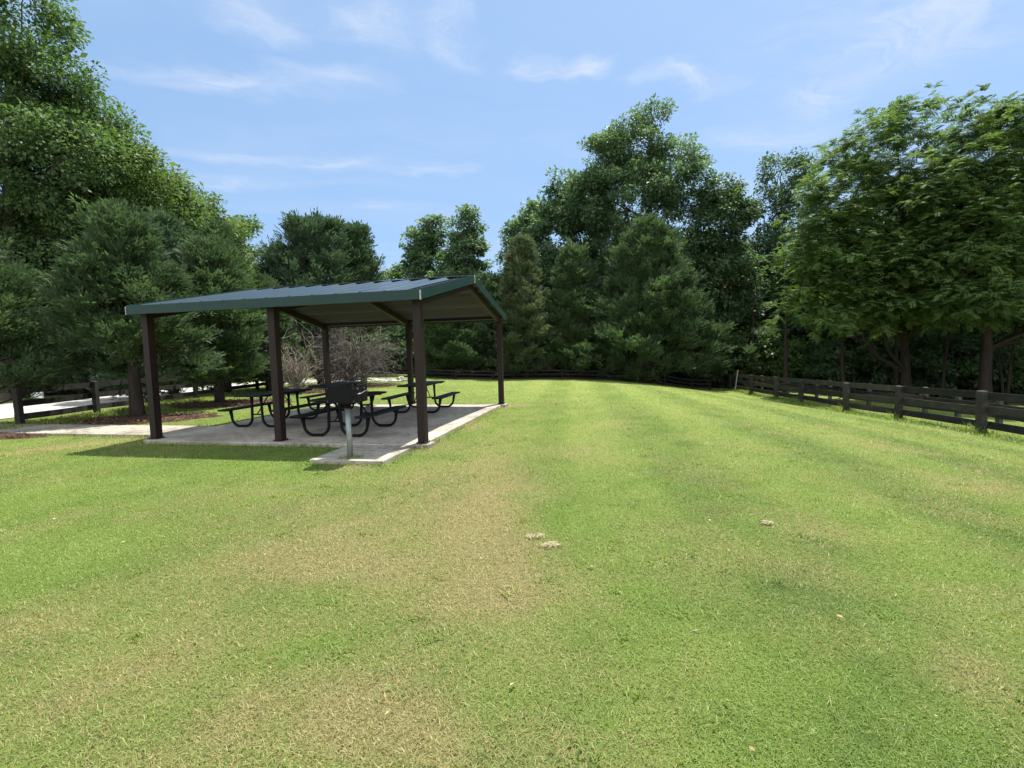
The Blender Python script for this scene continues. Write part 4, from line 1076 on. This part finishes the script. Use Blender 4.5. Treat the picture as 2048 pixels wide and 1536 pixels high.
# --- right side: feather leaved trees behind the fence
b = gpt(1812, 27)
sumac(b, [lobe(1806, 236, 27, 50, 42), lobe(1735, 310, 26.5, 75, 62), lobe(1846, 345, 27, 55, 70), lobe(1690, 410, 26, 75, 70), lobe(1790, 440, 26, 95, 80), lobe(1645, 500, 25.6, 72, 62), lobe(1740, 540, 25.5, 110, 70), lobe(1660, 605, 25.8, 82, 48), lobe(1790, 610, 25.6, 100, 55), lobe(1870, 520, 26.4, 70, 90)], 401,
      'feather leaved tree with upright trunk, left one of the two over the right fence', .24, 760, at(1800, 300, 27))
b = gpt(1968, 23.5)
sumac(b, [lobe(1955, 250, 23.5, 42, 40), lobe(2030, 255, 23.5, 55, 50), lobe(1920, 345, 23, 62, 70), lobe(2010, 370, 23, 90, 80), lobe(1935, 470, 22.6, 75, 75), lobe(2050, 480, 23, 100, 85), lobe(1960, 580, 22.6, 90, 62), lobe(2070, 590, 23, 100, 62)], 402,
      'feather leaved tree cut by the right edge, with thick forked trunk behind the fence', .27, 760, at(1985, 330, 23.5))
b = gpt(2190, 24)
sumac(b, [lobe(2180, 330, 24, 90, 90), lobe(2170, 500, 24, 110, 110)], 403, 'feather leaved tree wholly beyond the right edge', .2, 260, at(2190, 400, 24))
# bare stems standing in the shade
def stem(X, d, Xt, Yt, r, seed, label, forks=()):
    rng = np.random.default_rng(seed); b = gpt(X, d); tp = at(Xt, Yt, d); mb = MB(); limbs(mb, rng, np.zeros(3), tp - b, r, [at(*q, d) - b for q in forks], 8)
    o = mb.build('tree_trunk', M_BARKD, None, tuple(b)); tag(o, label, 'tree trunk', 'bare stems in the shade behind the right fence')
stem(1880, 26, 1912, 560, .085, 1, 'slim trunk leaning right between the two feather leaved trees', ((1890, 600), (1950, 580)))
stem(2012, 24.5, 2040, 560, .075, 2, 'right stem of the thin pair near the right edge', ((2070, 600),))
stem(2008, 25, 1990, 570, .07, 3, 'left stem of the thin pair near the right edge', ((1970, 600),))
stem(1686, 30, 1684, 480, .14, 4, 'dark straight trunk behind the middle of the right fence', ((1660, 560), (1720, 540)))
stem(1792, 30, 1795, 520, .13, 5, 'dark straight trunk close behind the left feather leaved tree', ((1760, 560),))
stem(1571, 32, 1572, 520, .17, 6, 'thick dark trunk behind the far part of the right fence', ((1540, 590), (1610, 580)))
stem(1508, 36, 1505, 540, .12, 7, 'thin dark trunk behind the far end posts of the right fence', ((1520, 580),))

# --- shaded woods behind the right fence: trees and shrubs that close the view
G6 = 'shaded woodland trees behind the right fences'
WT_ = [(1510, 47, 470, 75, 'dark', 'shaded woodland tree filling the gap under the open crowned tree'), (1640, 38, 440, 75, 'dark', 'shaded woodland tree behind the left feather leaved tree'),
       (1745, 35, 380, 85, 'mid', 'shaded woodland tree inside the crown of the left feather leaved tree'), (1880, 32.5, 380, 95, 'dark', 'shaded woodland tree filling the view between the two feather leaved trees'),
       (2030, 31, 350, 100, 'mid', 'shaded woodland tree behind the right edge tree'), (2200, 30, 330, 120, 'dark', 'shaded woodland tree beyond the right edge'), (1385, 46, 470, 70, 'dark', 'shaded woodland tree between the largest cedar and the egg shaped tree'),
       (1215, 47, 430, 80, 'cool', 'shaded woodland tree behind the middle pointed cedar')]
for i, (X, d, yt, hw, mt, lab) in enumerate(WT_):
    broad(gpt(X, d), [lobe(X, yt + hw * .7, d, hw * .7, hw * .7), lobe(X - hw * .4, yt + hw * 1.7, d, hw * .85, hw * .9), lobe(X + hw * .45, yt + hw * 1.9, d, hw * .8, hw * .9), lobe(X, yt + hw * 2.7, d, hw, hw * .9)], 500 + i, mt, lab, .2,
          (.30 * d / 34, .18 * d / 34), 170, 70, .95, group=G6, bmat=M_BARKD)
G7 = 'shrubs at the edge of the woods'
SH = [(1440, 38, 640, 60, 'mid', 'leafy shrub at the far corner between the two fences'), (1535, 37, 655, 55, 'mid', 'light leaved shrub catching sun behind the far fence posts'), (1622, 36, 665, 60, 'mid', 'light green shrub behind the grey posted fence'),
      (1705, 34, 650, 70, 'dark', 'shrub filling the shade left of the upright feather tree trunk'), (1790, 33, 640, 75, 'dark', 'dark shrub behind the upright feather tree trunk'), (1870, 31, 650, 80, 'dark', 'shrub behind the leaning slim trunk'),  # dark leaves on these shrubs put the wood's shade into the colour
      (1950, 30, 640, 90, 'dark', 'dark shrub behind the thick forked trunk'), (2040, 29, 660, 90, 'mid', 'light shrub at the right edge behind the fence'), (2150, 28, 640, 110, 'mid', 'shrub just beyond the right edge'),
      (1400, 40, 660, 50, 'dark', 'dark shrub right of the largest cedar'), (1010, 42, 640, 55, 'dark', 'dark shrub behind the narrow cedar'), (870, 44, 650, 50, 'mid', 'shrub lit green behind the rear middle post'), (1110, 43, 640, 60, 'dark', 'dark shrub in the gap between brownish and middle cedars'),
      (1215, 42, 640, 55, 'dark', 'dark shrub in the gap left of the largest cedar'), (60, 24, 640, 110, 'dark', 'dark shrub across the road at the left edge'), (200, 25, 650, 100, 'dark', 'dark shrub across the road behind the left cedar'),
      (330, 28, 660, 80, 'dark', 'dark shrub across the road behind the left front post'), (450, 33, 670, 70, 'mid', 'shrub across the road behind the left picnic table'), (560, 37, 670, 60, 'dark', 'dark shrub beyond the road right of the middle front post'),
      (760, 40, 660, 60, 'dark', 'dark shrub behind the dead thicket')]
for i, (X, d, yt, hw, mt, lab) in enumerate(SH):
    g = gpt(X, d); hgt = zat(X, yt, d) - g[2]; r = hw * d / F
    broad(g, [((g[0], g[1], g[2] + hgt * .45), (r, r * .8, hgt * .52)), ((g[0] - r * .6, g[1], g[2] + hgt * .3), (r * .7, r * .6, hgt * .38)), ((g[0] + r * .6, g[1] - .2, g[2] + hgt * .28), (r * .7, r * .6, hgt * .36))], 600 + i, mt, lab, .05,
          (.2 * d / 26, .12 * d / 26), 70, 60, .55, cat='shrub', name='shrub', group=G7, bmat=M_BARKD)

# --- deep wood closing every gap: one mass of foliage and ground cover
def woods():
    rng = np.random.default_rng(900); P = []
    arc = [(-75, 20, 9), (-60, 42, 10), (-40, 58, 10), (-18, 64, 8), (0, 62, 8), (18, 58, 11), (34, 50, 13), (44, 36, 13), (46, 20, 12), (44, 4, 12)]
    L_ = smooth_line(arc, 12)
    for i, p in enumerate(L_):
        n = 950
        q = np.stack([p[0] + rng.normal(0, 3.6, n), p[1] + rng.normal(0, 3.6, n), rng.random(n) ** .85 * p[2] * (.85 + .3 * math.sin(i * 1.7))], 1)
        P.append(q)
    P = np.concatenate(P); P[:, 2] += gz(P[:, 0], P[:, 1]); j = np.repeat(np.arange(len(P)), 7); N = len(j)
    c = P[j] + rng.normal(0, .45, (N, 3)); d = unit(rdir(rng, N) + np.array([0, 0, -.3])); nn = unit(rdir(rng, N) * .7 + np.array([0, 0, 1.0]))
    s = rng.uniform(.6, 1.3, N); V, f = diamonds(c, d, nn, .62 * s, .36 * s)
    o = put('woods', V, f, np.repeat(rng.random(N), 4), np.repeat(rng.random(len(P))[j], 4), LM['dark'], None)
    tag(o, 'dense dark green woods closing the view behind the trees', 'woods', kind='stuff')
woods()
